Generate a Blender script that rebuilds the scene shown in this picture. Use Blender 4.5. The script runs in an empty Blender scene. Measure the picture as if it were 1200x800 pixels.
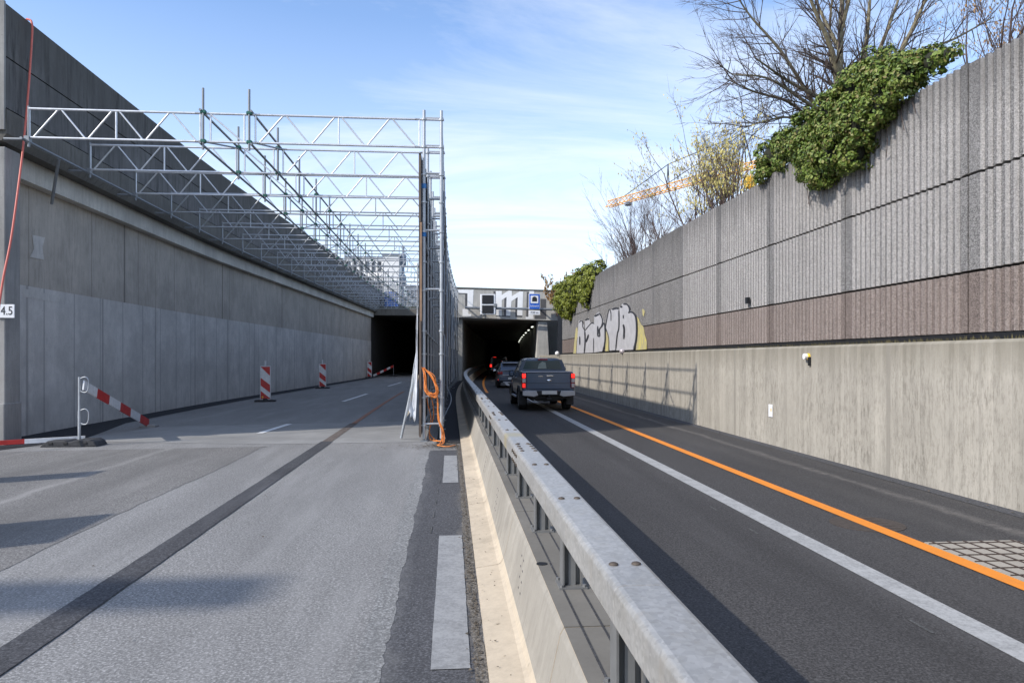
import bpy, math, random
from math import sin, cos, tan, pi, radians as R, sqrt, atan2
from mathutils import Vector, Matrix
random.seed(7)
S = bpy.context.scene
C = S.collection

# ------------------------------------------------------------------ camera, sky, sun, exposure
F, HZ, VPX, CH = 850.0, 420.0, 528.0, 1.8
TH = math.atan((600 - VPX) / F)
CT, ST = cos(TH), sin(TH)
cam = bpy.data.cameras.new('camera'); co = bpy.data.objects.new('camera', cam); C.objects.link(co)
co.location = (0, 0, CH); co.rotation_euler = (pi / 2, 0, -TH)
cam.sensor_width = 36; cam.lens = F / 1200 * 36; cam.shift_y = (HZ - 400) / 1200
cam.clip_start = .05; cam.clip_end = 6000
S.camera = co
SUN_EL, SUN_AZ = R(36), R(26)          # azimuth: how far behind the left-hand side the sun stands
w = bpy.data.worlds.new('World'); S.world = w; w.use_nodes = True
nt = w.node_tree; N = nt.nodes; L = nt.links
bg = N['Background']; bg.inputs['Strength'].default_value = .15
sky = N.new('ShaderNodeTexSky'); sky.sky_type = 'NISHITA'; sky.sun_disc = False
sky.sun_elevation = SUN_EL; sky.sun_rotation = atan2(-cos(SUN_AZ), -sin(SUN_AZ)); sky.altitude = 400
sky.air_density = 1.0; sky.dust_density = .4; sky.ozone_density = 2.4
def wn(t, **k):
    n = N.new(t)
    for a, b in k.items(): setattr(n, a, b)
    return n
tc = wn('ShaderNodeTexCoord'); sx = wn('ShaderNodeSeparateXYZ'); L.new(tc.outputs['Generated'], sx.inputs[0])
def wm(op, a, b=None, clamp=False):
    n = wn('ShaderNodeMath', operation=op); n.use_clamp = clamp
    for i, v in enumerate((a, b)):
        if v is None: continue
        if isinstance(v, (int, float)): n.inputs[i].default_value = v
        else: L.new(v, n.inputs[i])
    return n.outputs[0]
zz = wm('ADD', wm('MAXIMUM', sx.outputs[2], 0.0), .12)
cx = wm('DIVIDE', sx.outputs[0], zz); cy = wm('DIVIDE', sx.outputs[1], zz)
cb = wn('ShaderNodeCombineXYZ'); L.new(cx, cb.inputs[0]); L.new(cy, cb.inputs[1])
mp = wn('ShaderNodeMapping'); mp.inputs['Rotation'].default_value = (0, 0, R(22)); mp.inputs['Scale'].default_value = (.55, 1.25, 1); mp.inputs['Location'].default_value = (1.3, 4.2, 0)
L.new(cb.outputs[0], mp.inputs[0])
n1 = wn('ShaderNodeTexNoise'); n1.inputs['Scale'].default_value = .9; n1.inputs['Detail'].default_value = 9; n1.inputs['Roughness'].default_value = .64; n1.inputs['Distortion'].default_value = 1.0
L.new(mp.outputs[0], n1.inputs[0])
n2 = wn('ShaderNodeTexNoise'); n2.inputs['Scale'].default_value = .35; n2.inputs['Detail'].default_value = 3
L.new(mp.outputs[0], n2.inputs[0])
cl = wm('ADD', wm('MULTIPLY', n1.outputs[0], .6), wm('MULTIPLY', n2.outputs[0], .7))
cl = wm('MULTIPLY', wm('SUBTRACT', cl, .585), 4.6, True)
# thicker, whiter veil low over the horizon
hzv = wm('MULTIPLY', wm('SUBTRACT', .42, sx.outputs[2]), 1.5, True)
fac = wm('ADD', wm('MULTIPLY', cl, .65), wm('MULTIPLY', hzv, .8), True)
fac = wm('MINIMUM', fac, .93)
mx = wn('ShaderNodeMixRGB'); L.new(fac, mx.inputs[0]); tint = wn('ShaderNodeMixRGB', blend_type='MULTIPLY'); tint.inputs[0].default_value = 1; tint.inputs[2].default_value = (1.0, 1.0, 1.04, 1); L.new(sky.outputs[0], tint.inputs[1]); L.new(tint.outputs[0], mx.inputs[1]); mx.inputs[2].default_value = (4.35, 4.55, 4.9, 1)
L.new(mx.outputs[0], bg.inputs[0])
sun = bpy.data.lights.new('sun', 'SUN'); so = bpy.data.objects.new('sun', sun); C.objects.link(so)
sun.energy = 2.3; sun.angle = R(.53); sun.color = (1, .94, .86)
sd = Vector((cos(SUN_AZ) * cos(SUN_EL), sin(SUN_AZ) * cos(SUN_EL), -sin(SUN_EL)))
so.rotation_euler = sd.to_track_quat('-Z', 'Y').to_euler(); so.location = (-40, -20, 60)
vs = S.view_settings; vs.view_transform = 'Standard'; vs.look = 'None'; vs.gamma = 1; vs.use_curve_mapping = False; vs.exposure = 0.86
S.cycles.use_denoising = True
S.cycles.max_bounces = 6; S.cycles.diffuse_bounces = 3; S.cycles.glossy_bounces = 3; S.cycles.transparent_max_bounces = 6

# ------------------------------------------------------------------ measuring the photograph: pixel -> place
def G(u, v, z=0.0):                     # point seen at (u,v) on the level z
    s = (v - HZ) / (CH - z); zc = F / s; X = (u - VPX) / s * CT
    return Vector((X, (zc - X * ST) / CT, z))
def WX(u, v, X):                        # point seen at (u,v) on the wall plane X
    s = (u - VPX) * CT / X; zc = F / s
    return Vector((X, (zc - X * ST) / CT, CH + (HZ - v) / s))
def WY(u, v, Y):                        # point seen at (u,v) on the plane Y
    k = (u - VPX) / F * CT; zc = Y * CT / (1 - k * ST); X = k * zc
    return Vector((X, Y, CH + (HZ - v) * zc / F))
def bR(Y):                              # the carriageways bend gently to the right
    if Y < 28: return 0.0
    if Y < 62: return .0009 * (Y - 28) ** 2
    return .0009 * 34 ** 2 + (Y - 62) * .0612 + .0002 * (Y - 62) ** 2
def bL(Y):
    if Y < 26: return 0.0
    if Y < 34: return .05 * (Y - 26) ** 2 / 16
    if Y < 72: return .2 + (Y - 34) * .05
    return bL(71.99) + (Y - 72) * .075
def b0(Y): return 0.0

# ------------------------------------------------------------------ mesh helpers
class MB:
    def __init__(s): s.v = []; s.f = []; s.sm = []
    def add(s, vs, fs, smooth=False):
        o = len(s.v); s.v += [tuple(p) for p in vs]
        for f in fs: s.f.append(tuple(i + o for i in f)); s.sm.append(smooth)
        return s
    def box(s, c, d, rz=0, m=None):
        x, y, z = d[0] / 2, d[1] / 2, d[2] / 2
        vs = [Vector(p) for p in ((-x, -y, -z), (x, -y, -z), (x, y, -z), (-x, y, -z), (-x, -y, z), (x, -y, z), (x, y, z), (-x, y, z))]
        if m: vs = [m @ p for p in vs]
        elif rz: vs = [Matrix.Rotation(rz, 3, 'Z') @ p for p in vs]
        return s.add([p + Vector(c) for p in vs], [(0, 3, 2, 1), (4, 5, 6, 7), (0, 1, 5, 4), (1, 2, 6, 5), (2, 3, 7, 6), (3, 0, 4, 7)])
    def rbox(s, c, d, r=.02):           # box with chamfered vertical + horizontal edges
        x, y, z = d[0] / 2, d[1] / 2, d[2] / 2; r = min(r, x * .9, y * .9, z * .9)
        rings = []
        for zz_, i in ((-z, r), (-z + r, 0), (z - r, 0), (z, r)):
            X, Y = x - i, y - i; q = r
            rings.append([(-X + q, -Y, zz_), (X - q, -Y, zz_), (X, -Y + q, zz_), (X, Y - q, zz_), (X - q, Y, zz_), (-X + q, Y, zz_), (-X, Y - q, zz_), (-X, -Y + q, zz_)])
        vs = [Vector(p) + Vector(c) for r_ in rings for p in r_]
        fs = [tuple(range(7, -1, -1)), tuple(range(24, 32))]
        for k in range(3):
            for j in range(8): a = k * 8 + j; b = k * 8 + (j + 1) % 8; fs.append((a, b, b + 8, a + 8))
        return s.add(vs, fs)
    def tube(s, pts, r, n=8, cap=True, smooth=True):
        pts = [Vector(p) for p in pts]; rs = r if isinstance(r, (list, tuple)) else [r] * len(pts)
        vs = []; up = None
        for i, p in enumerate(pts):
            d = (pts[min(i + 1, len(pts) - 1)] - pts[max(i - 1, 0)])
            if d.length < 1e-9: d = Vector((0, 0, 1))
            d.normalize()
            if up is None or abs(up.dot(d)) > .98:
                up = Vector((0, 0, 1)) if abs(d.z) < .9 else Vector((1, 0, 0))
            a = d.cross(up).normalized(); b = a.cross(d); up = b
            for k in range(n):
                t = 2 * pi * k / n; vs.append(p + (a * cos(t) + b * sin(t)) * rs[i])
        fs = []
        for i in range(len(pts) - 1):
            for k in range(n):
                q = i * n + k; q2 = i * n + (k + 1) % n; fs.append((q, q2, q2 + n, q + n))
        s.add(vs, fs, smooth)
        if cap:
            o = len(vs); s.add(vs[:n], [tuple(range(n - 1, -1, -1))]); s.add(vs[o - n:], [tuple(range(n))])
        return s
    def cyl(s, c, r, h, axis='z', n=20, smooth=True):
        c = Vector(c); d = {'x': Vector((1, 0, 0)), 'y': Vector((0, 1, 0)), 'z': Vector((0, 0, 1))}[axis]
        return s.tube([c - d * h / 2, c + d * h / 2], r, n, True, smooth)
    def lathe(s, c, prof, axis='x', n=24):  # prof: (along axis, radius)
        c = Vector(c); vs = []
        for a, r in prof:
            for k in range(n):
                t = 2 * pi * k / n
                if axis == 'x': vs.append(c + Vector((a, r * cos(t), r * sin(t))))
                else: vs.append(c + Vector((r * cos(t), r * sin(t), a)))
        fs = []
        for i in range(len(prof) - 1):
            for k in range(n):
                q = i * n + k; q2 = i * n + (k + 1) % n; fs.append((q, q2, q2 + n, q + n))
        return s.add(vs, fs, True)
    def sweep(s, prof, Ys, bend=b0, closed=True, cap=True, smooth=False):   # prof (x,z) swept along Y
        n = len(prof); vs = []
        for Y in Ys:
            b = bend(Y); vs += [(x + b, Y, z) for x, z in prof]
        fs = []
        m = n if closed else n - 1
        for i in range(len(Ys) - 1):
            for k in range(m):
                a = i * n + k; b_ = i * n + (k + 1) % n; fs.append((a, b_, b_ + n, a + n))
        if closed and cap: fs += [tuple(range(n - 1, -1, -1)), tuple((len(Ys) - 1) * n + k for k in range(n))]
        return s.add(vs, fs, smooth)
    def prism(s, poly, d, axis='y', at=0.0): # 2-d outline extruded: axis y -> poly is (x,z); x -> (y,z); z -> (x,y)
        n = len(poly)
        def p3(a, b, t): return {'y': (a, t, b), 'x': (t, a, b), 'z': (a, b, t)}[axis]
        vs = [p3(a, b, at) for a, b in poly] + [p3(a, b, at + d) for a, b in poly]
        fs = [tuple(range(n)), tuple(range(2 * n - 1, n - 1, -1))] + [(k, (k + 1) % n, (k + 1) % n + n, k + n) for k in range(n)]
        return s.add(vs, fs)
    def sheet(s, pts): return s.add(pts, [tuple(range(len(pts)))])
    def ball(s, c, r, n=10, m=6, sc=(1, 1, 1)):
        vs = []; fs = []
        for i in range(m + 1):
            a = pi * i / m
            for k in range(n): t = 2 * pi * k / n; vs.append((c[0] + r * sc[0] * sin(a) * cos(t), c[1] + r * sc[1] * sin(a) * sin(t), c[2] + r * sc[2] * cos(a)))
        for i in range(m):
            for k in range(n): q = i * n + k; q2 = i * n + (k + 1) % n; fs.append((q, q + n, q2 + n, q2))
        return s.add(vs, fs, True)
    def build(s, name, mat, parent=None, local=False, bevel=0, fix=True):
        me = bpy.data.meshes.new(name); vs = s.v
        if parent is not None and not local:
            o = Vector(parent.get('_org', (0, 0, 0))); vs = [(a - o[0], b - o[1], c - o[2]) for a, b, c in vs]
        me.from_pydata(vs, [], s.f); me.polygons.foreach_set('use_smooth', s.sm)
        if fix:
            import bmesh
            bm = bmesh.new(); bm.from_mesh(me); bmesh.ops.recalc_face_normals(bm, faces=bm.faces); bm.to_mesh(me); bm.free()
        me.update()
        ob = bpy.data.objects.new(name, me); C.objects.link(ob)
        for m in (mat if isinstance(mat, list) else [mat]): me.materials.append(m)
        if parent is not None:
            ob.parent = parent
            if '_org' in parent: ob['_org'] = parent['_org']
        if bevel:
            b = ob.modifiers.new('bevel', 'BEVEL'); b.width = bevel; b.segments = 2; b.limit_method = 'ANGLE'
        return ob
def tag(o, label, cat, group=None, kind=None):
    o['label'] = label; o['category'] = cat
    if group: o['group'] = group
    if kind: o['kind'] = kind
    return o
def thing(name, loc, label, cat, group=None, rz=0):
    o = bpy.data.objects.new(name, None); C.objects.link(o); o.location = loc; o.rotation_euler = (0, 0, rz)
    o['_org'] = tuple(loc); o.empty_display_size = .3
    return tag(o, label, cat, group)
def struct(o): o['kind'] = 'structure'; return o
def dup(o, parent=None, loc=None, rz=None):
    c = o.copy(); C.objects.link(c)
    if parent is not None: c.parent = parent
    if loc is not None: c.location = loc
    if rz is not None: c.rotation_euler = (0, 0, rz)
    for ch in list(o.children): dup(ch, c)
    return c
def text_mesh(txt, size, depth=.002):
    cu = bpy.data.curves.new('lettering', 'FONT'); cu.body = txt; cu.size = size; cu.extrude = depth; cu.align_x = 'CENTER'; cu.align_y = 'CENTER'
    o = bpy.data.objects.new('lettering', cu); C.objects.link(o); bpy.context.view_layer.update()
    me = bpy.data.meshes.new_from_object(o.evaluated_get(bpy.context.evaluated_depsgraph_get()))
    bpy.data.objects.remove(o); return me
def lettering(txt, size, centre, mat, parent, sxy=(1, 1), rz=0, name='lettering', depth=.002):   # upright, read from -Y
    me = text_mesh(txt, size, depth); o = Vector(parent.get('_org', (0, 0, 0)))
    M = Matrix.Rotation(rz, 4, 'Z') @ Matrix.Rotation(pi / 2, 4, 'X') @ Matrix.Diagonal((sxy[0], sxy[1], 1, 1))
    me.transform(Matrix.Translation(Vector(centre) - o) @ M); me.materials.clear(); me.materials.append(mat)
    ob = bpy.data.objects.new(name, me); C.objects.link(ob); ob.parent = parent
    if '_org' in parent: ob['_org'] = parent['_org']
    return ob
def yr(a, b, st):
    n = max(1, int(round((b - a) / st))); return [a + (b - a) * i / n for i in range(n + 1)]

# ------------------------------------------------------------------ materials
class NT:
    def __init__(s, name):
        s.m = bpy.data.materials.new(name); s.m.use_nodes = True; s.t = s.m.node_tree; s.b = s.t.nodes['Principled BSDF']
        s.pos = s.n('ShaderNodeTexCoord').outputs['Object']
    def n(s, t, **k):
        x = s.t.nodes.new(t)
        for a, b in k.items(): setattr(x, a, b)
        return x
    def link(s, a, b): s.t.links.new(a, b)
    def mapped(s, sc=(1, 1, 1), rot=(0, 0, 0), loc=(0, 0, 0)):
        m = s.n('ShaderNodeMapping'); m.inputs['Scale'].default_value = sc; m.inputs['Rotation'].default_value = rot; m.inputs['Location'].default_value = loc
        s.link(s.pos, m.inputs[0]); return m.outputs[0]
    def noise(s, scale, detail=4, rough=.55, sc=(1, 1, 1), dist=0, loc=(0, 0, 0)):
        x = s.n('ShaderNodeTexNoise'); x.inputs['Scale'].default_value = scale; x.inputs['Detail'].default_value = detail; x.inputs['Roughness'].default_value = rough; x.inputs['Distortion'].default_value = dist
        s.link(s.mapped(sc, loc=loc), x.inputs[0]); return x.outputs[0]
    def voro(s, scale, sc=(1, 1, 1), out='Color', feature='F1'):
        x = s.n('ShaderNodeTexVoronoi', feature=feature); x.inputs['Scale'].default_value = scale
        s.link(s.mapped(sc), x.inputs[0]); return x.outputs[out]
    def ramp(s, v, stops):
        r = s.n('ShaderNodeValToRGB'); e = r.color_ramp.elements
        while len(e) < len(stops): e.new(.5)
        for i, (p, c) in enumerate(stops):
            e[i].position = p; e[i].color = (c, c, c, 1) if isinstance(c, (int, float)) else tuple(c) + (1,)
        s.link(v, r.inputs[0]); return r.outputs[0]
    def mix(s, f, a, b, mode='MIX'):
        m = s.n('ShaderNodeMixRGB', blend_type=mode)
        for i, v in enumerate((f, a, b)):
            if isinstance(v, (int, float)): m.inputs[i].default_value = v if i == 0 else (v, v, v, 1)
            elif isinstance(v, (tuple, list)): m.inputs[i].default_value = tuple(v) + (1,)
            else: s.link(v, m.inputs[i])
        return m.outputs[0]
    def math(s, op, a, b=None, c=None, clamp=False):
        m = s.n('ShaderNodeMath', operation=op); m.use_clamp = clamp
        for i, v in enumerate((a, b, c)):
            if v is None: continue
            if isinstance(v, (int, float)): m.inputs[i].default_value = v
            else: s.link(v, m.inputs[i])
        return m.outputs[0]
    def xyz(s):
        x = s.n('ShaderNodeSeparateXYZ'); s.link(s.pos, x.inputs[0]); return x.outputs
    def bump(s, h, strength=.3, dist=.01, prev=None):
        b = s.n('ShaderNodeBump'); b.inputs['Strength'].default_value = strength; b.inputs['Distance'].default_value = dist
        s.link(h, b.inputs['Height'])
        if prev is not None: s.link(prev, b.inputs['Normal'])
        s.link(b.outputs[0], s.b.inputs['Normal']); return b.outputs[0]
    def done(s, col, rough=.8, metal=0, spec=None):
        if isinstance(col, (tuple, list)): s.b.inputs['Base Color'].default_value = tuple(col) + (1,)
        else: s.link(col, s.b.inputs['Base Color'])
        if isinstance(rough, (int, float)): s.b.inputs['Roughness'].default_value = rough
        else: s.link(rough, s.b.inputs['Roughness'])
        s.b.inputs['Metallic'].default_value = metal
        if spec is not None: s.b.inputs['Specular IOR Level'].default_value = spec
        return s.m
def sc3(c, k): return tuple(x * k for x in c)
def simple(name, c, rough=.6, metal=0, var=.18, scale=6, bump=0, coat=0):
    t = NT(name); f = t.noise(scale, 5, .6)
    col = t.mix(t.ramp(f, [(.3, 0), (.7, 1)]), sc3(c, 1 - var), sc3(c, 1 + var))
    if bump: t.bump(t.noise(scale * 8, 4), bump, .004)
    if coat: t.b.inputs['Coat Weight'].default_value = coat; t.b.inputs['Coat Roughness'].default_value = .08
    return t.done(col, rough, metal)
def emit(name, c, st):
    t = NT(name); t.b.inputs['Emission Color'].default_value = tuple(c) + (1,); t.b.inputs['Emission Strength'].default_value = st
    return t.done(c, .35)
def asphalt(name, c, warm=(1, 1, 1), grain=.45, stains=.25, track=None, dust=None, crack=0):
    t = NT(name); c = tuple(a * b for a, b in zip(c, warm))
    g = t.voro(95, out='Color'); gg = t.n('ShaderNodeRGBToBW'); t.link(g, gg.inputs[0])
    g2 = t.noise(38, 5, .7)
    base = t.mix(t.ramp(gg.outputs[0], [(.1, 0), (.85, 1)]), sc3(c, 1 - grain), sc3(c, 1 + grain * .9))
    base = t.mix(t.math('MULTIPLY', t.ramp(g2, [(.52, 0), (.75, 1)]), .45), base, sc3(c, .62))
    base = t.mix(t.ramp(t.voro(30, out='Distance'), [(.0, 1), (.05, 0)]), base, sc3(c, 2.0))
    base = t.mix(t.math('MULTIPLY', t.ramp(t.noise(44, 2, .6, loc=(3, 1, 0)), [(.38, 1), (.56, 0)]), .62), base, sc3(c, .45))
    base = t.mix(t.math('MULTIPLY', t.ramp(t.noise(9, 6, .82, loc=(6, 6, 0)), [(.4, 1), (.6, 0)]), .4), base, sc3(c, .66))
    base = t.mix(t.math('MULTIPLY', t.ramp(t.noise(52, 2, .6, loc=(9, 4, 0)), [(.52, 0), (.66, 1)]), .7), base, sc3(c, 1.85))
    base = t.mix(t.math('MULTIPLY', t.ramp(t.noise(13, 2, .6, loc=(2, 8, 0)), [(.72, 0), (.76, 1)]), .5), base, sc3(c, .3))
    st = t.noise(.55, 6, .62, (1, .28, 1), .4)
    base = t.mix(t.math('MULTIPLY', t.ramp(st, [(.36, 1), (.55, 0)]), stains), base, sc3(c, .55))
    st2 = t.noise(1.7, 6, .66, (1, .12, 1), loc=(5, 2, 0))
    base = t.mix(t.math('MULTIPLY', t.ramp(st2, [(.5, 0), (.72, 1)]), stains * 1.1), base, sc3(c, 1.45))
    st3 = t.noise(2.6, 5, .7, (1, 1, 1), .5, loc=(1, 7, 0))
    base = t.mix(t.math('MULTIPLY', t.ramp(st3, [(.58, 0), (.72, 1)]), stains * .8), base, sc3(c, .7))
    X = t.xyz()
    if track:                            # darker polished wheel tracks: list of (x, half width, strength)
        wob = t.math('MULTIPLY', t.math('SUBTRACT', t.noise(.6, 3), .5), .35)
        for (x0, hw, k) in track:
            d = t.math('ABSOLUTE', t.math('ADD', t.math('SUBTRACT', X[0], x0), wob))
            m = t.math('MULTIPLY', t.math('SUBTRACT', 1, t.math('DIVIDE', d, hw), clamp=True), abs(k))
            m = t.math('MULTIPLY', m, t.ramp(t.noise(.9, 4, .6, (1, .2, 1)), [(.3, .35), (.6, 1)]))
            base = t.mix(m, base, sc3(c, .45 if k > 0 else 2.1))
    if dust:
        for (x0, hw, k, dc) in dust:
            wob = t.math('MULTIPLY', t.math('SUBTRACT', t.noise(1.3, 5, .7, (1, .4, 1)), .5), .5)
            d = t.math('ABSOLUTE', t.math('ADD', t.math('SUBTRACT', X[0], x0), wob))
            m = t.math('MULTIPLY', t.math('SUBTRACT', 1, t.math('DIVIDE', d, hw), clamp=True), k)
            m = t.math('MULTIPLY', m, t.ramp(t.noise(7, 6, .7), [(.35, .15), (.65, 1)]))
            base = t.mix(m, base, dc)
    if crack:
        e = t.voro(.45, (1, .35, 1), 'Distance', 'DISTANCE_TO_EDGE')
        base = t.mix(t.math('MULTIPLY', t.ramp(e, [(.0, 1), (.006, 0)]), crack), base, sc3(c, .35))
    b = t.bump(gg.outputs[0], .55, .004); t.bump(t.noise(3, 4), .12, .02, b)
    return t.done(base, .9, spec=.22)
def concrete(name, c, streak=.5, stain=.4, dark=(.35, .35, .36), board=0, topstain=None, speck=.4, fine=1.0, joints=None, rust=None, streaksc=9, crack=0, szz=.8):
    t = NT(name); X = t.xyz()
    base = t.mix(t.ramp(t.noise(1.1, 7, .65), [(.3, 0), (.7, 1)]), sc3(c, .84), sc3(c, 1.14))
    base = t.mix(t.math('MULTIPLY', t.ramp(t.noise(28 * fine, 5, .75), [(.45, 0), (.7, 1)]), .3), base, sc3(c, .72))
    if streak:
        s1 = t.noise(1, 7, .78, (streaksc, streaksc, szz)); s2 = t.noise(1, 3, .6, (.8, .8, .3), loc=(3, 3, 0))
        m = t.math('MULTIPLY', t.math('MULTIPLY', t.ramp(s1, [(.47, 0), (.62, 1)]), t.ramp(s2, [(.3, .25), (.6, 1)])), streak)
        base = t.mix(m, base, tuple(a * b for a, b in zip(c, dark)))
        s3 = t.noise(1, 5, .7, (streaksc * .55, streaksc * .55, szz * .6), loc=(8, 1, 4))
        base = t.mix(t.math('MULTIPLY', t.ramp(s3, [(.55, 0), (.75, 1)]), streak * .5), base, sc3(c, 1.35))
    base = t.mix(t.math('MULTIPLY', t.ramp(t.noise(.55, 7, .68, loc=(2, 9, 5)), [(.38, 1), (.56, 0)]), stain), base, sc3(c, .66))
    if speck:
        d = t.voro(5.5, (1, 1, 1), 'Distance'); base = t.mix(t.math('MULTIPLY', t.ramp(d, [(.05, 1), (.085, 0)]), speck), base, sc3(c, .35))
    if topstain:                         # weathering washed down from the coping: (z of the top, reach, strength)
        zt, reach, k = topstain
        d = t.math('DIVIDE', t.math('SUBTRACT', zt, X[2]), reach); d = t.math('ADD', d, t.math('MULTIPLY', t.math('SUBTRACT', t.noise(1, 6, .7, (5, 5, .6)), .5), 1.3))
        base = t.mix(t.math('MULTIPLY', t.ramp(d, [(0, 1), (.9, 0)]), k), base, tuple(a * b for a, b in zip(c, (.48, .47, .42))))
    if joints:                           # faint formwork joints every so many metres along the wall
        for (per, off, k) in joints:
            f = t.math('FRACT', t.math('DIVIDE', t.math('ADD', X[1], off), per))
            m = t.math('LESS_THAN', f, (.1 if per > 3.5 else .05) / per); base = t.mix(t.math('MULTIPLY', m, k), base, sc3(c, .35))
    h = t.noise(30, 5, .7); n_ = t.bump(h, .25, .006)
    if board:
        wv = t.math('FRACT', t.math('DIVIDE', X[1], board)); wb = t.ramp(wv, [(0, .0), (.06, 1), (.94, 1), (1, 0)])
        bid = t.n('ShaderNodeTexWhiteNoise', noise_dimensions='1D'); t.link(t.math('FLOOR', t.math('DIVIDE', X[1], board)), bid.inputs['W'])
        base = t.mix(.3, base, t.mix(bid.outputs[0], sc3(c, .7), sc3(c, 1.3)), 'MIX')
        n_ = t.bump(wb, .35, .006, n_)
    if crack:
        e = t.voro(.5, (1, 1, .8), 'Distance', 'DISTANCE_TO_EDGE'); e = t.math('ADD', e, t.math('MULTIPLY', t.noise(3, 4), .02))
        base = t.mix(t.math('MULTIPLY', t.ramp(e, [(.011, 1), (.016, 0)]), crack), base, sc3(c, .3))
    if rust:
        for (px, py, rr) in rust:
            dd = t.math('SQRT', t.math('ADD', t.math('POWER', t.math('SUBTRACT', X[0], px), 2), t.math('POWER', t.math('MULTIPLY', t.math('SUBTRACT', X[1], py), .9), 2)))
            dd = t.math('ADD', dd, t.math('MULTIPLY', t.math('SUBTRACT', t.noise(9, 5, .7), .5), rr * 1.2))
            base = t.mix(t.ramp(t.math('DIVIDE', dd, rr), [(.3, .75), (1, 0)]), base, (.36, .17, .07))
    return t.done(base, .88, spec=.25)
def galv(name, c=(.5, .52, .54), rough=.42, metal=.75):
    t = NT(name); f = t.noise(6, 3, .6); col = t.mix(t.ramp(f, [(.3, 0), (.7, 1)]), sc3(c, .85), sc3(c, 1.08))
    col = t.mix(t.math('MULTIPLY', t.ramp(t.noise(3, 6, .7), [(.55, 0), (.75, 1)]), .5), col, sc3(c, .55))
    r = t.math('ADD', t.math('MULTIPLY', f, .25), rough - .1)
    return t.done(col, r, metal)

M = {}
M['road_l'] = asphalt('light grey asphalt', (.262, .256, .246), track=[(-1.75, .55, .16), (-3.2, .4, .2)], stains=.34, grain=.36, crack=.0)
M['road_lb'] = asphalt('worn brownish asphalt', (.205, .197, .186), track=[(-4.9, .5, .35), (-6.6, .5, .2), (-5.6, .12, -.4)], stains=.45, grain=.36, crack=.12)
M['road_dk'] = asphalt('dark fresh asphalt', (.035, .036, .04), stains=.2)
M['road_seam'] = asphalt('dark milled strip', (.078, .078, .082), stains=.8)
M['road_edge'] = asphalt('dark edge asphalt', (.092, .092, .097), stains=.35, dust=[(-.5, .2, .55, (.25, .245, .235)), (.19, .1, .7, (.25, .23, .2))])
M['seam_old'] = asphalt('brown removed line', (.15, .125, .11), stains=.5)
M['edge_dust'] = asphalt('pale milled edge', (.25, .248, .24), stains=.5, grain=.5)
M['edge_dust2'] = asphalt('gritty kerb edge', (.17, .155, .135), stains=.5, grain=.7)
M['road_slab'] = concrete('pale transverse slab', (.285, .28, .268), streak=0, stain=.35, speck=.2)
M['road_r'] = asphalt('dark carriageway asphalt', (.074, .071, .07), grain=.55, stains=.3, track=[(3.0, .22, .4), (3.35, .1, -.12)], dust=[(1.35, .35, .35, (.12, .115, .11)), (5.85, .14, .6, (.24, .22, .2)), (5.3, .3, .12, (.2, .19, .17)), (6.5, .25, .5, (.12, .11, .1))])
def paint(name, c, wear=.5):
    t = NT(name); n = t.noise(36, 6, .8); n2 = t.noise(5, 5, .7)
    f = t.math('ADD', t.math('MULTIPLY', n, .7), t.math('MULTIPLY', n2, .45))
    col = t.mix(t.math('MULTIPLY', t.ramp(f, [(.5 + (1 - wear) * .14, 0), (.66 + (1 - wear) * .2, 1)]), .6), c, (.13, .13, .13))
    col = t.mix(t.math('MULTIPLY', n2, .4), col, sc3(c, .6)); t.bump(n, .4, .003)
    return t.done(col, .75)
M['white_paint'] = paint('worn white road paint', (.45, .45, .44), .85)
M['white_faded'] = paint('faded white road paint', (.34, .34, .335), .9)
M['white_bright'] = paint('white road paint', (.78, .78, .77), .3)
M['orange_paint'] = paint('orange road paint', (.86, .28, .025), .15)
M['orange_old'] = paint('faded orange road paint', (.33, .13, .06), .7)
M['paint_ghost'] = asphalt('ghost of removed paint', (.11, .11, .108), stains=.5)
M['wall_l'] = concrete('left wall concrete', (.50, .445, .375), streak=.38, stain=.55, board=0, szz=1.4, joints=[(9.1, 2.2, .8), (3.0, 1.1, .4)], speck=.35)
M['wall_paint'] = concrete('grey painted concrete band', (.64, .60, .545), streak=.26, stain=.6, szz=1.6, joints=[(1.42, .3, .55), (3.7, 1.9, .5)], speck=.5, streaksc=6)
M['cornice'] = concrete('pale cornice concrete', (.66, .62, .54), streak=.3, stain=.4, topstain=(6.35, .4, .4), speck=.1)
M['wall_up'] = concrete('blackened concrete', (.165, .16, .155), streak=1.0, stain=.85, dark=(.13, .13, .14), szz=.5, joints=[(2.9, .5, .4)], topstain=(9.3, 2.6, .6), speck=.2, streaksc=5)
M['wall_ledge'] = concrete('weathered ledge concrete', (.17, .16, .14), streak=.6, stain=.6, dark=(.3, .3, .3), speck=.2)
M['wall_r'] = concrete('pale board marked concrete', (.425, .392, .333), streak=.95, stain=.4, dark=(.33, .32, .3), board=.10, szz=5.5, topstain=(2.04, .6, .95), speck=.4, streaksc=22, joints=[(6.0, 1.5, .7), (3.0, .4, .35)], crack=0)
M['patch_a'] = concrete('pale wall patch', (.64, .60, .54), streak=.3, stain=.4, szz=1.5)
M['patch_b'] = concrete('dark wall patch', (.40, .385, .36), streak=.3, stain=.4, szz=1.5)
M['pillar'] = concrete('pillar concrete', (.34, .33, .31), streak=.35, stain=.5, speck=.4)
M['portal'] = concrete('portal concrete', (.52, .505, .465), streak=.35, stain=.35, speck=.1, topstain=(7.4, .5, .5))
M['tunnel'] = concrete('dark tunnel concrete', (.05, .048, .045), streak=.4, stain=.5, speck=.1)  # far darker concrete than the right bore lining
M['tunnel_r'] = concrete('tunnel lining', (.36, .355, .33), streak=.5, stain=.5, speck=.1, joints=[(2.4, 0, .8)])
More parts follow.
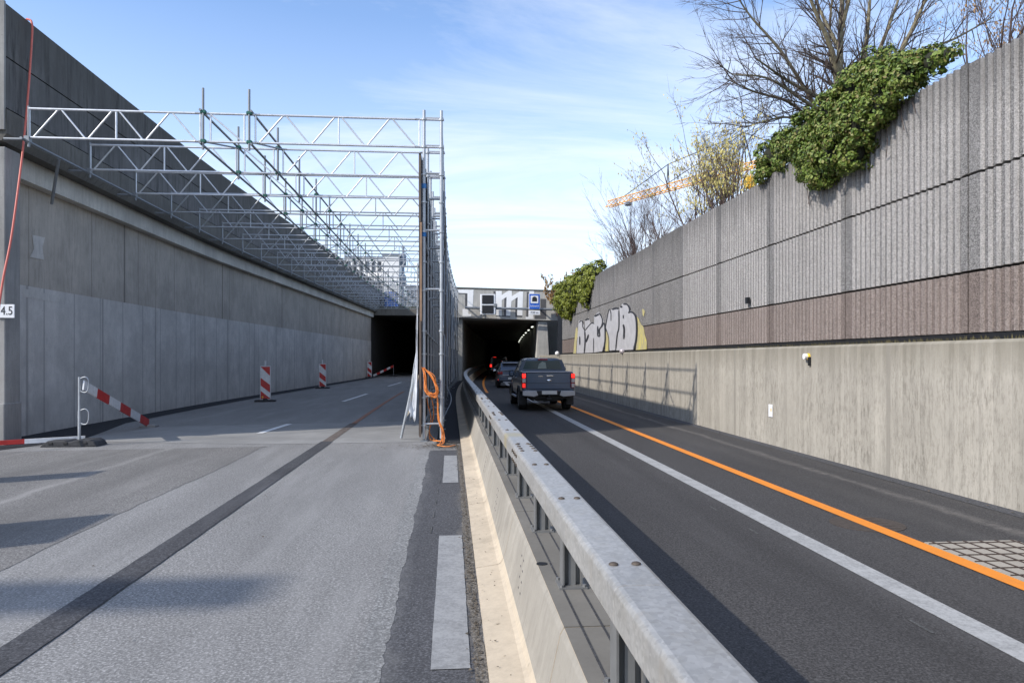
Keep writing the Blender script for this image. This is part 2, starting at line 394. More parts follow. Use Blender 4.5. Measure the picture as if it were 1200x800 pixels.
M['barrier_top'] = concrete('dark barrier top', (.2, .188, .165), streak=0, stain=.5, speck=.3)  # top strip darker than the barrier sides
M['barrier'] = concrete('beige barrier concrete', (.58, .49, .37), streak=.3, stain=.28, speck=.3, rust=[(.36, 4.22, .22), (.33, 5.9, .07)], streaksc=5)
M['barrier_side'] = concrete('grey barrier face concrete', (.365, .335, .285), streak=.4, stain=.35, speck=.2)
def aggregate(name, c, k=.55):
    t = NT(name); v = t.voro(70, out='Color'); bw = t.n('ShaderNodeRGBToBW'); t.link(v, bw.inputs[0])
    v2 = t.noise(45, 4, .7)
    col = t.mix(t.ramp(bw.outputs[0], [(.1, 0), (.9, 1)]), sc3(c, 1 - k), sc3(c, 1 + k))
    col = t.mix(t.math('MULTIPLY', t.ramp(v2, [(.52, 0), (.66, 1)]), .5), col, sc3(c, .45))
    col = t.mix(t.math('MULTIPLY', t.ramp(t.noise(1, 6, .7, (3, 3, .35)), [(.5, 0), (.7, 1)]), .4), col, sc3(c, .5))
    col = t.mix(t.math('MULTIPLY', t.ramp(t.noise(1, 4, .6, (.8, .8, .25), loc=(4, 0, 0)), [(.5, 0), (.72, 1)]), .3), col, sc3(c, 1.3))
    zt_ = t.math('ADD', t.math('DIVIDE', t.math('SUBTRACT', 3.6, t.xyz()[2]), .9), t.math('MULTIPLY', t.math('SUBTRACT', t.noise(1, 6, .7, (4, 4, .3)), .5), 2.6))
    col = t.mix(t.math('MULTIPLY', t.ramp(zt_, [(0, 1), (.9, 0)]), .6), col, sc3(c, .4))
    t.bump(t.math('ADD', bw.outputs[0], v2), .6, .012)
    return t.done(col, .92, spec=.2)
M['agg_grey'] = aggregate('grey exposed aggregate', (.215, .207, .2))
M['agg_sunlit'] = aggregate('sunlit grey rib flank', (.47, .45, .435), .3)  # paler tone paints sunlight onto the rib flanks that face the sun
M['agg_brown_sunlit'] = aggregate('sunlit brown rib flank', (.335, .285, .26), .3)
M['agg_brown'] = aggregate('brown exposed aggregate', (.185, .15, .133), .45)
M['galv'] = galv('galvanised steel', (.46, .48, .5), .45, .5)
M['galv_dk'] = galv('weathered galvanised steel', (.25, .265, .28), .5, .4)
M['alu'] = galv('aluminium', (.72, .73, .75), .38, .55)
def railm():
    t = NT('weathered galvanised rail'); c = (.40, .388, .365)
    f = t.noise(2.2, 7, .68, (1, .35, 1)); col = t.mix(t.ramp(f, [(.3, 0), (.7, 1)]), sc3(c, .72), sc3(c, 1.14))
    col = t.mix(t.math('MULTIPLY', t.ramp(t.noise(11, 6, .75, (1, .5, 1)), [(.45, 0), (.68, 1)]), .6), col, (.27, .25, .21))
    vs_ = t.n('ShaderNodeRGBToBW'); t.link(t.voro(55), vs_.inputs[0]); col = t.mix(.35, col, t.mix(vs_.outputs[0], sc3(c, .55), sc3(c, 1.45)))
    col = t.mix(t.math('MULTIPLY', t.ramp(t.noise(30, 6, .8, (1, .12, 1)), [(.55, 0), (.7, 1)]), .4), col, sc3(c, .5))
    col = t.mix(t.math('MULTIPLY', t.ramp(t.noise(1, 6, .75, (9, 9, 1.4), loc=(2, 2, 2)), [(.55, 0), (.75, 1)]), .35), col, (.36, .3, .22))
    X = t.xyz(); d = t.math('ABSOLUTE', t.math('SUBTRACT', X[1], 2.62)); d = t.math('ADD', t.math('DIVIDE', d, .35), t.math('MULTIPLY', t.math('SUBTRACT', t.noise(12, 6, .7), .5), 1.6))
    col = t.mix(t.ramp(d, [(.2, .65), (.8, 0)]), col, (.4, .33, .16))
    t.bump(t.noise(5, 4), .08, .01)
    return t.done(col, t.math('ADD', t.math('MULTIPLY', f, .3), .34), .25)
M['rail'] = railm()
M['post'] = galv('barrier post steel', (.22, .22, .215), .55, .35)
M['bolt'] = simple('rusty bolt', (.11, .088, .07), .7, .4)
M['ply'] = simple('plywood', (.12, .09, .07), .75, 0, .35, 3, .2)
M['ply_dk'] = simple('weathered shuttering board', (.034, .036, .042), .95, 0, .4, 2.5, .2)
M['timber'] = simple('raw timber edge', (.30, .19, .12), .75, 0, .25, 5)
M['coupler'] = simple('green scaffold coupler', (.035, .13, .1), .5, .4)
M['coupler_b'] = simple('blue scaffold coupler', (.03, .16, .4), .5, .2)
M['orange'] = simple('orange cable', (.75, .24, .05), .5, 0, .12, 20)
M['red_hose'] = simple('red hose', (.62, .14, .1), .45, 0, .1, 20)
M['sheet'] = simple('milky plastic sheet', (.62, .64, .68), .35, 0, .2, 4, .4)
M['cream'] = simple('cream board', (.6, .53, .42), .7, 0, .15, 4)
M['red'] = simple('red reflective film', (.52, .03, .025), .4, 0, .15, 9)
M['white'] = simple('white reflective film', (.72, .72, .72), .4, 0, .12, 9)
M['rubber'] = simple('recycled rubber', (.045, .045, .048), .85, 0, .3, 12, .4)
M['black'] = simple('black matt plastic', (.012, .012, .013), .55, 0, .2, 10)
M['blue'] = simple('blue sign film', (.015, .12, .55), .35, 0, .05, 3)
M['signw'] = simple('white sign film', (.8, .8, .8), .4, 0, .04, 3)
M['lw'] = simple('white painted lettering', (.86, .86, .85), .6, 0, .05, 2)
M['lsh'] = simple('dark painted lettering shadow', (.10, .10, .105), .7, 0, .2, 3)
M['grass'] = simple('dry grass', (.13, .11, .05), .9, 0, .5, 8)
M['soil'] = simple('rough grass and soil', (.07, .07, .035), .95, 0, .4, 1.5, .6)
M['litter'] = simple('dead leaves and grit', (.105, .085, .062), .95, 0, .6, 30)
M['manhole'] = simple('rusty manhole iron', (.075, .06, .05), .75, .2, .3, 22, .4)
M['pale_slab'] = concrete('pale slab concrete', (.40, .365, .31), streak=0, stain=.4, speck=.2)
M['grid_bar'] = simple('dark grid bar', (.06, .042, .035), .8, .1, .3, 14)
M['fence_dk'] = simple('dark steel cladding', (.035, .04, .05), .5, .4, .2, 3)
M['bark'] = simple('grey bark', (.21, .18, .115), .9, 0, .4, 9, .4)
M['bark_dk'] = simple('dark twig bark', (.10, .075, .065), .9, 0, .35, 9)
M['twig'] = simple('purple brown twigs', (.1, .068, .06), .9, 0, .35, 9)
M['crane'] = simple('orange crane paint', (.9, .42, .03), .5, 0, .1, 2)
M['crane_y'] = simple('yellow crane paint', (.85, .55, .05), .5, 0, .1, 2)
M['steel_dk'] = simple('dark steel rope', (.06, .065, .08), .6, .3, .1, 2)
M['bwhite'] = simple('white render', (.86, .85, .83), .8, 0, .06, .3)
M['bgrey'] = simple('grey blue cladding', (.23, .27, .34), .6, 0, .12, .3)
M['bdark'] = simple('dark blue facade', (.10, .13, .19), .6, 0, .15, .3)
M['bblue'] = simple('blue tarpaulin', (.06, .16, .52), .6, 0, .15, .6)
M['window'] = simple('dark window glass', (.03, .035, .045), .12, 0, .2, .6)
def leafm(name, cols):
    t = NT(name); g = t.n('ShaderNodeNewGeometry'); r = t.ramp(g.outputs['Random Per Island'], [(i / (len(cols) - 1), c) for i, c in enumerate(cols)])
    t.b.inputs['Subsurface Weight'].default_value = 0
    return t.done(r, .5, spec=.35)
M['ivy'] = leafm('ivy leaves', [(.04, .07, .01), (.09, .14, .02), (.14, .2, .03), (.22, .27, .06), (.2, .16, .06)])
M['hedge'] = leafm('hedge leaves', [(.1, .125, .014), (.19, .22, .025), (.28, .3, .05)])
M['catkin'] = leafm('catkins', [(.45, .4, .12), (.6, .52, .18), (.5, .4, .14)])
M['russet'] = leafm('russet leaves', [(.22, .12, .045), (.34, .2, .08), (.28, .2, .1)])
M['graf_w'] = simple('silver graffiti paint', (.47, .462, .47), .6, .0, .12, 3)
M['graf_k'] = simple('black graffiti paint', (.03, .03, .034), .6, 0, .3, 5)
t_ = NT('thin yellow graffiti paint'); M['graf_y'] = t_.done(t_.mix(t_.math('MULTIPLY', t_.ramp(t_.noise(1, 6, .75, (9, 9, 2.5)), [(.36, 0), (.56, 1)]), .9), (.66, .57, .12), (.36, .32, .24)), .8)
# vehicles
M['car_navy'] = simple('dark blue grey car paint', (.055, .09, .15), .35, .25, .1, 1, 0, .8)
M['car_dk'] = simple('dark metallic car paint', (.07, .085, .115), .35, .4, .1, 1, 0, .8)
M['car_blk'] = simple('black car paint', (.012, .012, .014), .4, .2, .1, 1, 0, .6)
M['glass'] = simple('tinted car glass', (.04, .075, .085), .06, 0, .1, 2)
M['chrome'] = simple('chrome', (.75, .76, .78), .16, 1, .05, 3)
M['silver'] = simple('silver trim', (.42, .43, .46), .35, .5, .08, 3)
M['tyre'] = simple('tyre rubber', (.018, .018, .019), .85, 0, .2, 12)
M['rim'] = simple('alloy rim', (.35, .36, .38), .35, .8, .1, 5)
M['lamp_red'] = emit('lit red lamp', (.9, .03, .02), .45)
M['lamp_red_hi'] = emit('bright red lamp', (1, .03, .02), .9)
M['lens_red'] = simple('red lamp lens', (.3, .01, .012), .2, 0, .1, 5)
M['lens_clr'] = simple('clear lamp lens', (.5, .45, .46), .2, .2, .1, 5)
M['plate'] = simple('number plate', (.62, .62, .6), .5, 0, .06, 5)
M['skin'] = simple('pale interior trim', (.3, .34, .3), .7, 0, .2, 6)
M['lamp_tube'] = emit('tunnel lamp', (.95, 1, .86), 1.0)

# ------------------------------------------------------------------ the ground, roads and markings
def plane(name, x0, x1, y0, y1, z, mat): return struct(MB().sheet([(x0, y0, z), (x1, y0, z), (x1, y1, z), (x0, y1, z)]).build(name, mat, fix=False))
plane('ground', -3000, 3000, -3000, 3000, -.06, M['soil'])
def ribbon(name, x0, x1, Ys, z, mat, bend=bR, bend0=None):
    m = MB(); n = 2; vs = []
    for Y in Ys:
        vs.append((x0 + (bend0 or bend)(Y), Y, z)); vs.append((x1 + bend(Y), Y, z))
    m.add(vs, [(2 * i, 2 * i + 1, 2 * i + 3, 2 * i + 2) for i in range(len(Ys) - 1)])
    return struct(m.build(name, mat, fix=False))
def ragged(name, x0, x1, ya, yb, z, mat, j=.02, bend=bR, st=.06):
    rg = random.Random(int(abs(x0) * 997) + int(yb * 13)); m = MB(); vs = []; Ys = yr(ya, yb, st); a = b = 0
    for Y in Ys:
        a = a * .75 + rg.gauss(0, j); b = b * .75 + rg.gauss(0, j); vs += [(x0 + a + bend(Y), Y, z), (x1 + b + bend(Y), Y, z)]
    m.add(vs, [(2 * i, 2 * i + 1, 2 * i + 3, 2 * i + 2) for i in range(len(Ys) - 1)]); return struct(m.build(name, mat, fix=False))
YL = yr(-12, 14, 26) + yr(15, 200, 3)
ribbon('left_road', -30, -9.95, yr(-12, 16.4, 30), 0, M['road_l'])
ribbon('left_road', -9.95, .215, YL, 0, M['road_l'], bR, bL)
ribbon('right_road', .8, 6.68, YL, 0, M['road_r'])
ribbon('right_road', 6.7, 12, yr(60, 200, 4), 0, M['road_dk'])
# older, browner lane on the left, pale slab across the road, fresh strip along the wall, milled seam, dark edge
def poly(name, pts, z, mat): return struct(MB().sheet([(p[0], p[1], z) for p in pts]).build(name, mat, fix=False))
jag = [(-3.80 + random.uniform(-.02, .02) + .03 * sin(k * .23), -6 + k * .3) for k in range(71)]
poly('road_patch', [(-30, -6)] + jag + [(-3.72, 15.2), (-9.5, 14.7), (-30, 14)], .004, M['road_lb'])
poly('road_slab', [(-8.6, 16.6), (-3.7, 15.6), (-.62, 15.75), (-.62, 21), (-7.6, 19.9)], .004, M['road_slab'])
ribbon('wall_foot_strip', -9.95, -9.0, yr(14.6, 72, 3), .006, M['road_dk'], bL)
poly('wall_foot_patch', [(-9.0, 14.5), (-8.15, 16.9), (-8.5, 18.7), (-9.0, 21)], .006, M['road_dk'])
ragged('milled_seam', -2.79, -2.54, -3, 16.0, .009, M['road_seam'], .0015)
ragged('milled_seam', -2.77, -2.56, 16.0, 20.4, .009, M['seam_old'], .0015)
ribbon('orange_line', -2.73, -2.6, yr(20.2, 40, 3), .009, M['orange_old'])
ragged('edge_strip', -.47, .205, -3, 14.3, .004, M['road_edge'], .0016)
ragged('edge_dust', -.56, -.40, -3, 14.4, .006, M['edge_dust'], .006)
ragged('edge_dust', .13, .209, -3, 14.6, .0065, M['edge_dust2'], .005)
ribbon('edge_strip', -.3, .21, yr(15.4, 60, 3), .004, M['road_dk'])
def mark(u0, v0, u1, v1, wd, name='lane_line', mat=None, z=.012):
    a, b = G(u0, v0), G(u1, v1); d = (b - a); p = Vector((d.y, -d.x, 0)).normalized() * wd / 2
    return poly(name, [a - p, a + p, b + p, b - p], z, mat or M['white_bright'])
mark(304, 508, 339, 497, .16); mark(402, 470.5, 430, 461.5, .17); mark(455, 452.5, 470, 448, .17)
for a, b in ((785, 628), (566, 534)):
    ya, yb = G(530, a).y, G(530, b).y
    ragged('edge_line', -.115, .115, ya, yb, .010, M['white_faded'], .001)
for k in range(7): ribbon('edge_line', -.21 + .01 * k, -.195 + .01 * k, [7.5 + k * .75, 7.8 + k * .75], .010, M['paint_ghost'])
Yr = yr(1, 12, 11) + yr(13, 70, 3)
ribbon('white_line', 3.38, 3.6, Yr, .005, M['white_paint'])
ribbon('orange_line', 4.42, 4.59, Yr, .009, M['orange_paint'])
for k in (0, 1, 3, 4, 7): ribbon('worn_line', 3.135, 3.16, [2.95 + k * 1.35 + .2 * (k % 2), 3.2 + k * 1.35 + .2 * (k % 2)], .005, M['paint_ghost'])
ribbon('orange_line', 1.75, 1.9, yr(38, 75, 3), .009, M['orange_paint'])
ribbon('gutter', 6.42, 6.68, yr(-8, 56, 3), .005, M['road_edge'])
# manhole
m = MB().cyl((4.52, 7.55, -.04), .38, .092, 'z', 40); mh = m.build('manhole_cover', M['manhole'])
tag(mh, 'brown round manhole cover under the orange line', 'manhole cover')
for k in range(5): MB().box((4.68, 7.3 + k * .12, .0075), (.14, .02, .004)).build('cover_rib', M['manhole'], mh)
# pale slab with a dark bar grid
g0 = thing('grid_slab', (5.05, 5.75, 0), 'pale square slab with a dark bar grid beside the orange line', 'drain grate')
MB().box((5.08, 5.72, -.015), (.94, 2.0, .05)).build('slab', M['pale_slab'], g0)
m = MB()
for k in range(10): m.box((5.08, 4.8 + k * .205, .013), (.94, .011, .01))
for k in range(6): m.box((4.68 + k * .165, 5.72, .0145), (.009, 2.0, .011))
m.build('bar_grid', M['grid_bar'], g0)

# ------------------------------------------------------------------ left retaining wall
lw = thing('retaining_wall', (-9.87, 16, 0), 'tall weathered concrete retaining wall with blackened parapet along the left road', 'retaining wall')
XL = -9.87
def seg(x0, x1, z0, z1, ya, yb, bend, st=2.0, g=.0): return MB().sweep([(x0, z0), (x1, z0), (x1, z1), (x0, z1)], yr(ya + g, yb - g, st), bend)
js = [16.45, 25.3, 33.4, 42, 51, 60, 72.0]
MB().sweep([(XL - .7, -.3), (XL - .04, -.3), (XL - .04, 6.0), (XL - .7, 6.0)], yr(16.46, 73, 2), bL).build('wall_core', M['tunnel'], lw)
for a, b in zip(js, js[1:]):
    seg(XL - .03, XL, 3.5, 5.84, a, b, bL, 2, .012).build('wall_panel', M['wall_l'], lw)
    seg(XL - .03, XL + .006, -.05, 3.497, a, b, bL, 2, .012).build('painted_band', M['wall_paint'], lw)
    seg(XL - .1, XL + .26, 5.84, 6.33, a, b, bL, 2, .01).build('cornice', M['cornice'], lw)
XU = -9.22
MB().sweep([(XL - .4, 6.34), (XU - .1, 6.34), (XU, 6.5), (XU, 7.0), (XU - .05, 7.03), (XL - .4, 7.03)], yr(15.95, 73, 2), bL).build('ledge', M['wall_ledge'], lw)
MB().sweep([(XL - .4, 7.035), (XU - .02, 7.035), (XU - .02, 8.08), (XL - .4, 8.08)], yr(15.97, 75, 2), bL).build('parapet_panel', M['wall_up'], lw)
MB().sweep([(XL - .4, 8.11), (XU - .02, 8.11), (XU - .02, 9.2), (XU - .1, 9.25), (XL - .4, 9.25)], yr(15.97, 75, 2), bL).build('parapet_panel', M['wall_up'], lw)
MB().box((-10.34, 15.93, 7.9), (2.2, .06, 2.68)).build('end_face', M['pillar'], lw)
# the pillar at the end of the wall
MB().box((-10.6, 16.17, 3.1), (2.76, .54, 6.2)).build('pillar', M['pillar'], lw, bevel=.02)
MB().box((-10.6, 16.15, .42), (2.8, .62, .9)).build('plinth', M['pillar'], lw, bevel=.02)
# weathered repair patches
WP = [0]
def wpatch(pts, z=0.0):
    WP[0] += 1; return MB().sheet([(XL + bL(a) + .010 + .0012 * WP[0], a, b) for a, b in pts])
wpatch([(18.05, 4.72), (18.6, 4.75), (18.48, 4.5), (18.55, 4.2), (17.95, 4.18), (18.12, 4.4)]).build('repair_patch', M['patch_a'], lw, fix=False)
rgp = random.Random(4)
for k in range(0):
    ya = 17.5 + rgp.random() ** 1.5 * 40; za = rgp.choice((3.2, 3.3, 1.2, 2.2, 4.6, 2.6)) + rgp.uniform(-.2, .2); wq, hq = rgp.uniform(.25, 1.1), rgp.uniform(.12, .5)
    if any(abs(ya - j) < 1.2 for j in js): continue
    z0_, z1_ = za - hq, min(za + hq, 3.48 if za < 3.49 else 9); jt = lambda: rgp.uniform(-.06, .06)
    wpatch([(ya - wq + jt(), z0_ + jt()), (ya + wq + jt(), z0_ + jt()), (ya + wq + jt(), z1_ + min(0, jt())), (ya - wq + jt(), z1_ + min(0, jt()))]).build('repair_patch', M['patch_a'], lw, fix=False)
wpatch([(17.7, 3.42), (19.3, 3.37), (19.2, 3.2), (17.7, 3.23)]).build('repair_patch', M['patch_a'], lw, fix=False)
tag(MB().box((-15, 23, 3), (6, .4, 6)).build('side_wall', M['pillar']), 'concrete side wall behind the pillar left of the road', 'wall') if False else None
# terrain left
struct(MB().sweep([(-400, 8.8), (-10.28, 8.8), (-10.28, 8.6), (-400, 8.6)], yr(16.1, 140, 6), bL).build('left_bank', M['soil']))
# clearance sign 4.5
sg = thing('clearance_sign', (-9.38, 15.86, 2.8), 'small pale number plate reading 4.5 on the left pillar', 'sign')
p = WY(6.5, 364.5, 15.87)
MB().rbox(p, (.36, .02, .285), .008).build('plate', M['signw'], sg); lettering('4.5', .25, (p.x + .03, p.y - .013, p.z), M['black'], sg, (.8, 1))
# hanging red hose
hp = [(-9.3, WX(37, 24, -9.2).y + .0, 9.27)] + [WX(37, 26, -9.12), WX(37.5, 45, -9.1), WX(33, 110, -9.08), WX(28, 165, -9.02), WX(22, 215, -8.9), WX(13, 280, -8.85), WX(4, 325, -8.85), WX(-3, 370, -8.85), WX(-14, 430, -8.9), WX(-30, 470, -9.0)]
def smooth_path(pts, k=5):
    P = [Vector(p) for p in pts]; P = [P[0] * 2 - P[1]] + P + [P[-1] * 2 - P[-2]]; out = []
    for i in range(1, len(P) - 2):
        for j in range(k):
            t = j / k; a, b, c, d = P[i - 1:i + 3]
            out.append(.5 * ((2 * b) + (c - a) * t + (2 * a - 5 * b + 4 * c - d) * t * t + (3 * b - a - 3 * c + d) * t ** 3))
    return out + [P[-2]]
hp = [Vector(q) for q in hp] + [Vector((-9.5, 13.2, .05)), Vector((-10.5, 12.5, .05))]
tag(MB().tube(smooth_path(hp), .022, 8).build('red_hose', M['red_hose']), 'thin red hose hanging down from the top of the left wall', 'hose')
a, b = WX(69, 186, -9.05), WX(60.5, 239, -9.5)
tag(MB().tube([a, b], .035, 8).build('loose_tube', M['galv_dk']), 'short tube hanging from the ledge of the left wall', 'tube')

# ------------------------------------------------------------------ tunnel and portal
tn = thing('tunnel', (0, 58, 0), 'concrete road tunnel with two dark bores at the end of the cutting', 'tunnel')
ys = yr(72.0, 210, 4)
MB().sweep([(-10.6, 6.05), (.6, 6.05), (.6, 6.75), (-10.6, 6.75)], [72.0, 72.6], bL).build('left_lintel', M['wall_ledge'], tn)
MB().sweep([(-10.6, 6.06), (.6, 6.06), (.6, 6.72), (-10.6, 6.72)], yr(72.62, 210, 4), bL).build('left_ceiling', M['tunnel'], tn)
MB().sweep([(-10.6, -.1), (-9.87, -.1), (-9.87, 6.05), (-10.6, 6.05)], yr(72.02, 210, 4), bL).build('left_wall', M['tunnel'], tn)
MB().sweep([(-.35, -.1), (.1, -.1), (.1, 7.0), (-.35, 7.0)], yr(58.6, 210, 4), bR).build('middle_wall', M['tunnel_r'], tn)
MB().sweep([(6.36, -.1), (9.4, -.1), (9.4, 5.01), (6.36, 5.01)], yr(60.2, 210, 4), bR).build('right_wall', M['tunnel_r'], tn)
for k in range(40):
    Y = 61.5 + k * 2.2; MB().box((6.32 + bR(Y), Y, 2.6), (.14, .4, 5.0), -.0612).build('wall_rib', M['tunnel_r'], tn)
MB().sweep([(-.3, 5.02), (9.2, 5.02), (9.2, 6.9), (-.3, 6.9)], yr(60.2, 210, 4), bR).build('right_ceiling', M['tunnel_r'], tn)
MB().box((8, 211, 3), (44, 1, 8)).build('end_wall', M['tunnel'], tn)
# portal beam, skewed a little
A0, A1 = WY(536, 372, 58.2), WY(672, 377, 57.8)
bz0, bz1 = 4.93, 7.33
bdir = Vector((A1.x - A0.x, A1.y - A0.y, 0)).normalized(); bn = Vector((bdir.y, -bdir.x, 0)); brz = atan2(bdir.y, bdir.x)
A0 = Vector((A0.x, A0.y, 0)) - bdir * 1.6; A1 = Vector((A1.x, A1.y, 0)); blen = (A1 - A0).length
def beampt(u, v, off=0.0):              # pixel on the face of the beam
    # ray / plane
    d = Vector(((u - VPX) / F * CT, 0, 0)); dirv = Vector((ST + (u - 600) / F * CT, CT - (u - 600) / F * ST, (HZ - v) / F))
    o = Vector((0, 0, CH)); q = A0 + bn * off; t = (q - o).dot(bn) / dirv.dot(bn); return o + dirv * t
def beambox(z0a, z1a, z0b, z1b, ext, d0, d1):
    a, b = A0 - bdir * ext, A1 + bdir * ext; vs = []
    for p, z0, z1 in ((a, z0a, z1a), (b, z0b, z1b)):
        for o_, z in ((d0, z0), (d1, z0), (d1, z1), (d0, z1)): q = p + bn * o_; vs.append((q.x, q.y, z))
    return MB().add(vs, [(0, 1, 2, 3), (7, 6, 5, 4), (0, 4, 5, 1), (1, 5, 6, 2), (2, 6, 7, 3), (3, 7, 4, 0)])
beambox(5.14, 7.46, 4.78, 7.16, 0, 0, -1.0).build('portal_beam', M['portal'], tn, bevel=.03)
beambox(7.462, 7.56, 7.162, 7.26, .05, .05, -1.05).build('coping', M['wall_ledge'], tn)
# column
ct, cb_ = WY(636.3, 380, 58.2), WY(636, 417, 58.2)
m = MB(); zt = 4.82; vs = []
for z, hw in ((0, .62), (zt - .01, .37)):
    vs += [(7.28 - hw, 58.15, z), (7.28 + hw, 58.15, z), (7.28 + hw, 59.1, z), (7.28 - hw, 59.1, z)]
cx0 = cb_.x - 7.28
m.add([(x + cx0, y, z) for x, y, z in vs], [(0, 1, 2, 3), (4, 5, 6, 7), (0, 1, 5, 4), (1, 2, 6, 5), (2, 3, 7, 6), (3, 0, 4, 7)]); m.build('portal_column', M['portal'], tn, bevel=.03)
# big lettering painted on the beam
def beamshape(name, polys, mat, off):
    for pl in polys:
        m = MB(); q = [beampt(u, v, off) for u, v in pl]; q2 = [x - bn * .006 for x in q]; n = len(q)
        m.add(q + q2, [tuple(range(n)), tuple(range(2 * n - 1, n - 1, -1))] + [(k, (k + 1) % n, (k + 1) % n + n, k + n) for k in range(n)])
        m.build(name, mat, tn)
def zb(x, y): return (535 + x / 15, 330 + y / 15)
def zc_(x, y): return (605 + x / 15, 330 + y / 15)
whites = [[zb(*p) for p in ((20, 140), (300, 140), (285, 440), (190, 440), (192, 205), (20, 195))], [zb(*p) for p in ((105, 480), (210, 480), (210, 565), (260, 570), (260, 605), (105, 605))],
          [zb(*p) for p in ((690, 165), (795, 165), (795, 235), (915, 155), (972, 160), (972, 255), (1110, 170), (1170, 175), (1158, 595), (1065, 590), (1075, 270), (965, 345), (945, 600), (870, 598), (880, 268), (795, 325), (795, 600), (690, 590))],
          [zc_(*p) for p in ((230, 155), (315, 155), (300, 612), (305, 655), (165, 655), (165, 620), (212, 618))]]
darks = [[zb(40, 195), zb(192, 205), zb(192, 225), zb(40, 215)], [zb(150, 215), zb(192, 215), zb(188, 430), zb(150, 430)], [zb(650, 165), zb(690, 165), zb(690, 560), zb(650, 545)],
         [zb(840, 285), zb(880, 265), zb(872, 600), zb(835, 590)], [zb(690, 588), zb(945, 600), zb(945, 622), zb(690, 606)], [zb(1035, 300), zb(1075, 270), zb(1066, 590), zb(1032, 600)], [zb(1035, 590), zb(1158, 597), zb(1150, 625), zb(1035, 618)],
         [zc_(185, 180), zc_(230, 180), zc_(215, 620), zc_(175, 615)], [zc_(425, 300), zc_(525, 305), zc_(525, 660), zc_(320, 655), zc_(320, 590), zc_(425, 590)]]
beamshape('painted_letter', whites, M['lw'], .012)
beamshape('letter_shadow', darks, M['lsh'], .007)
# tunnel roof deck and ground above it
struct(MB().sweep([(-60, 6.76), (9.0, 6.76), (9.0, 6.95), (-60, 6.95)], yr(73, 215, 5), bR).build('tunnel_deck', M['soil']))
# lamps along the right hand wall of the bore
l0 = None
for k in range(9):
    Y = 64.5 + k * 7.5; loc = Vector((6.1 + bR(Y), Y, 4.7))
    if l0 is None:
        l0 = thing('tunnel_lamp', loc, 'pale tube lamp in the row along the right tunnel wall', 'lamp', 'lamps along the tunnel wall')
        MB().rbox(loc, (.2, 2.2, .12), .02).build('housing', M['galv_dk'], l0)
        MB().box(loc + Vector((-.02, 0, -.075)), (.16, 2.1, .03)).build('tube', M['lamp_tube'], l0)
        l0.rotation_euler = (0, 0, -.08)
    else: dup(l0, None, loc, -.08 - .0004 * (Y - 62))

# gantry pipe with signals and tunnel sign in front of the beam
gn = thing('sign_gantry', (4, 56.6, 5.5), 'slim horizontal pipe carrying signs in front of the tunnel beam', 'gantry')
ga, gb = beampt(545, 360.5, .75), beampt(671, 362.8, .75)
MB().tube([ga, gb], .1, 10).build('pipe', M['galv_dk'], gn)
for t_ in (.02, .35, .7, .99):
    q = ga.lerp(gb, t_); MB().tube([q, q - bn * .74], .06, 8).build('bracket', M['galv_dk'], gn)
for k, (v0, v1) in enumerate(((346.5, 355.2), (358.5, 366.3))):
    c = beampt(571.7, (v0 + v1) / 2, .98); s = 850 / (c.x * ST + c.y * CT); wd = 13.6 / s; ht = (v1 - v0 + 1.6) / s
    t = thing('lane_signal', c, 'black matrix lane signal with white border, %s of the pair' % ('upper' if k == 0 else 'lower'), 'lane signal', 'lane signals on the portal gantry')
    MB().rbox((0, .06, 0), (wd + .3, .1, ht + .2), .08).build('border', M['signw'], t, local=True); MB().rbox((0, .0, 0), (wd, .06, ht), .02).build('display', M['black'], t, local=True)
    MB().rbox((0, .2, 0), (wd * .8, .22, ht * .8), .03).build('housing', M['galv_dk'], t, local=True); t.rotation_euler = (0, 0, brz)
cam_ = beampt(580.5, 358, .8); t = thing('camera_housing', cam_, 'grey box camera on the gantry pipe beside the lane signals', 'camera')
MB().rbox(cam_, (.28, .5, .3), .05).build('body', M['galv_dk'], t); MB().tube([cam_ + Vector((0, 0, -.1)), cam_ + Vector((0, 0, -.7))], .06, 8).build('bracket', M['galv_dk'], t)
c = beampt(626.3, 353.3, 1.0); s = 850 / (c.x * ST + c.y * CT)
t = thing('tunnel_sign', c, 'blue tunnel name sign with white pictogram square on the portal', 'sign')
MB().rbox(c, (13.4 / s, .04, 18.6 / s), .03).build('border', M['signw'], t); MB().rbox(c + Vector((0, -.03, 0)), (12.3 / s, .03, 17.5 / s), .02).build('panel', M['blue'], t)
q = c + Vector((0, -.055, 2.4 / s)); MB().rbox(q, (9 / s, .02, 9 / s), .01).build('pictogram_square', M['signw'], t)
arch = [(-.19, -.16), (.19, -.16), (.19, .06)] + [(.19 * cos(a), .06 + .17 * sin(a)) for a in [pi * k / 8 for k in range(1, 8)]] + [(-.19, .06)]
MB().prism([(x + q.x, z + q.z) for x, z in arch], .012, 'y', q.y - .025).build('tunnel_symbol', M['black'], t)
lettering('Schöneich', .19, c + Vector((0, -.052, -5.2 / s)), M['signw'], t, (.9, 1.15), name='sign_text')
c2 = beampt(626.3, 366.3, 1.0); t2 = thing('distance_plate', c2, 'small white plate with black text under the blue tunnel sign', 'sign')
MB().rbox(c2, (13 / s, .03, 5 / s), .01).build('plate', M['signw'], t2); lettering('730 m', .25, c2 + Vector((0, -.022, 0)), M['black'], t2, (1, 1), name='sign_text')

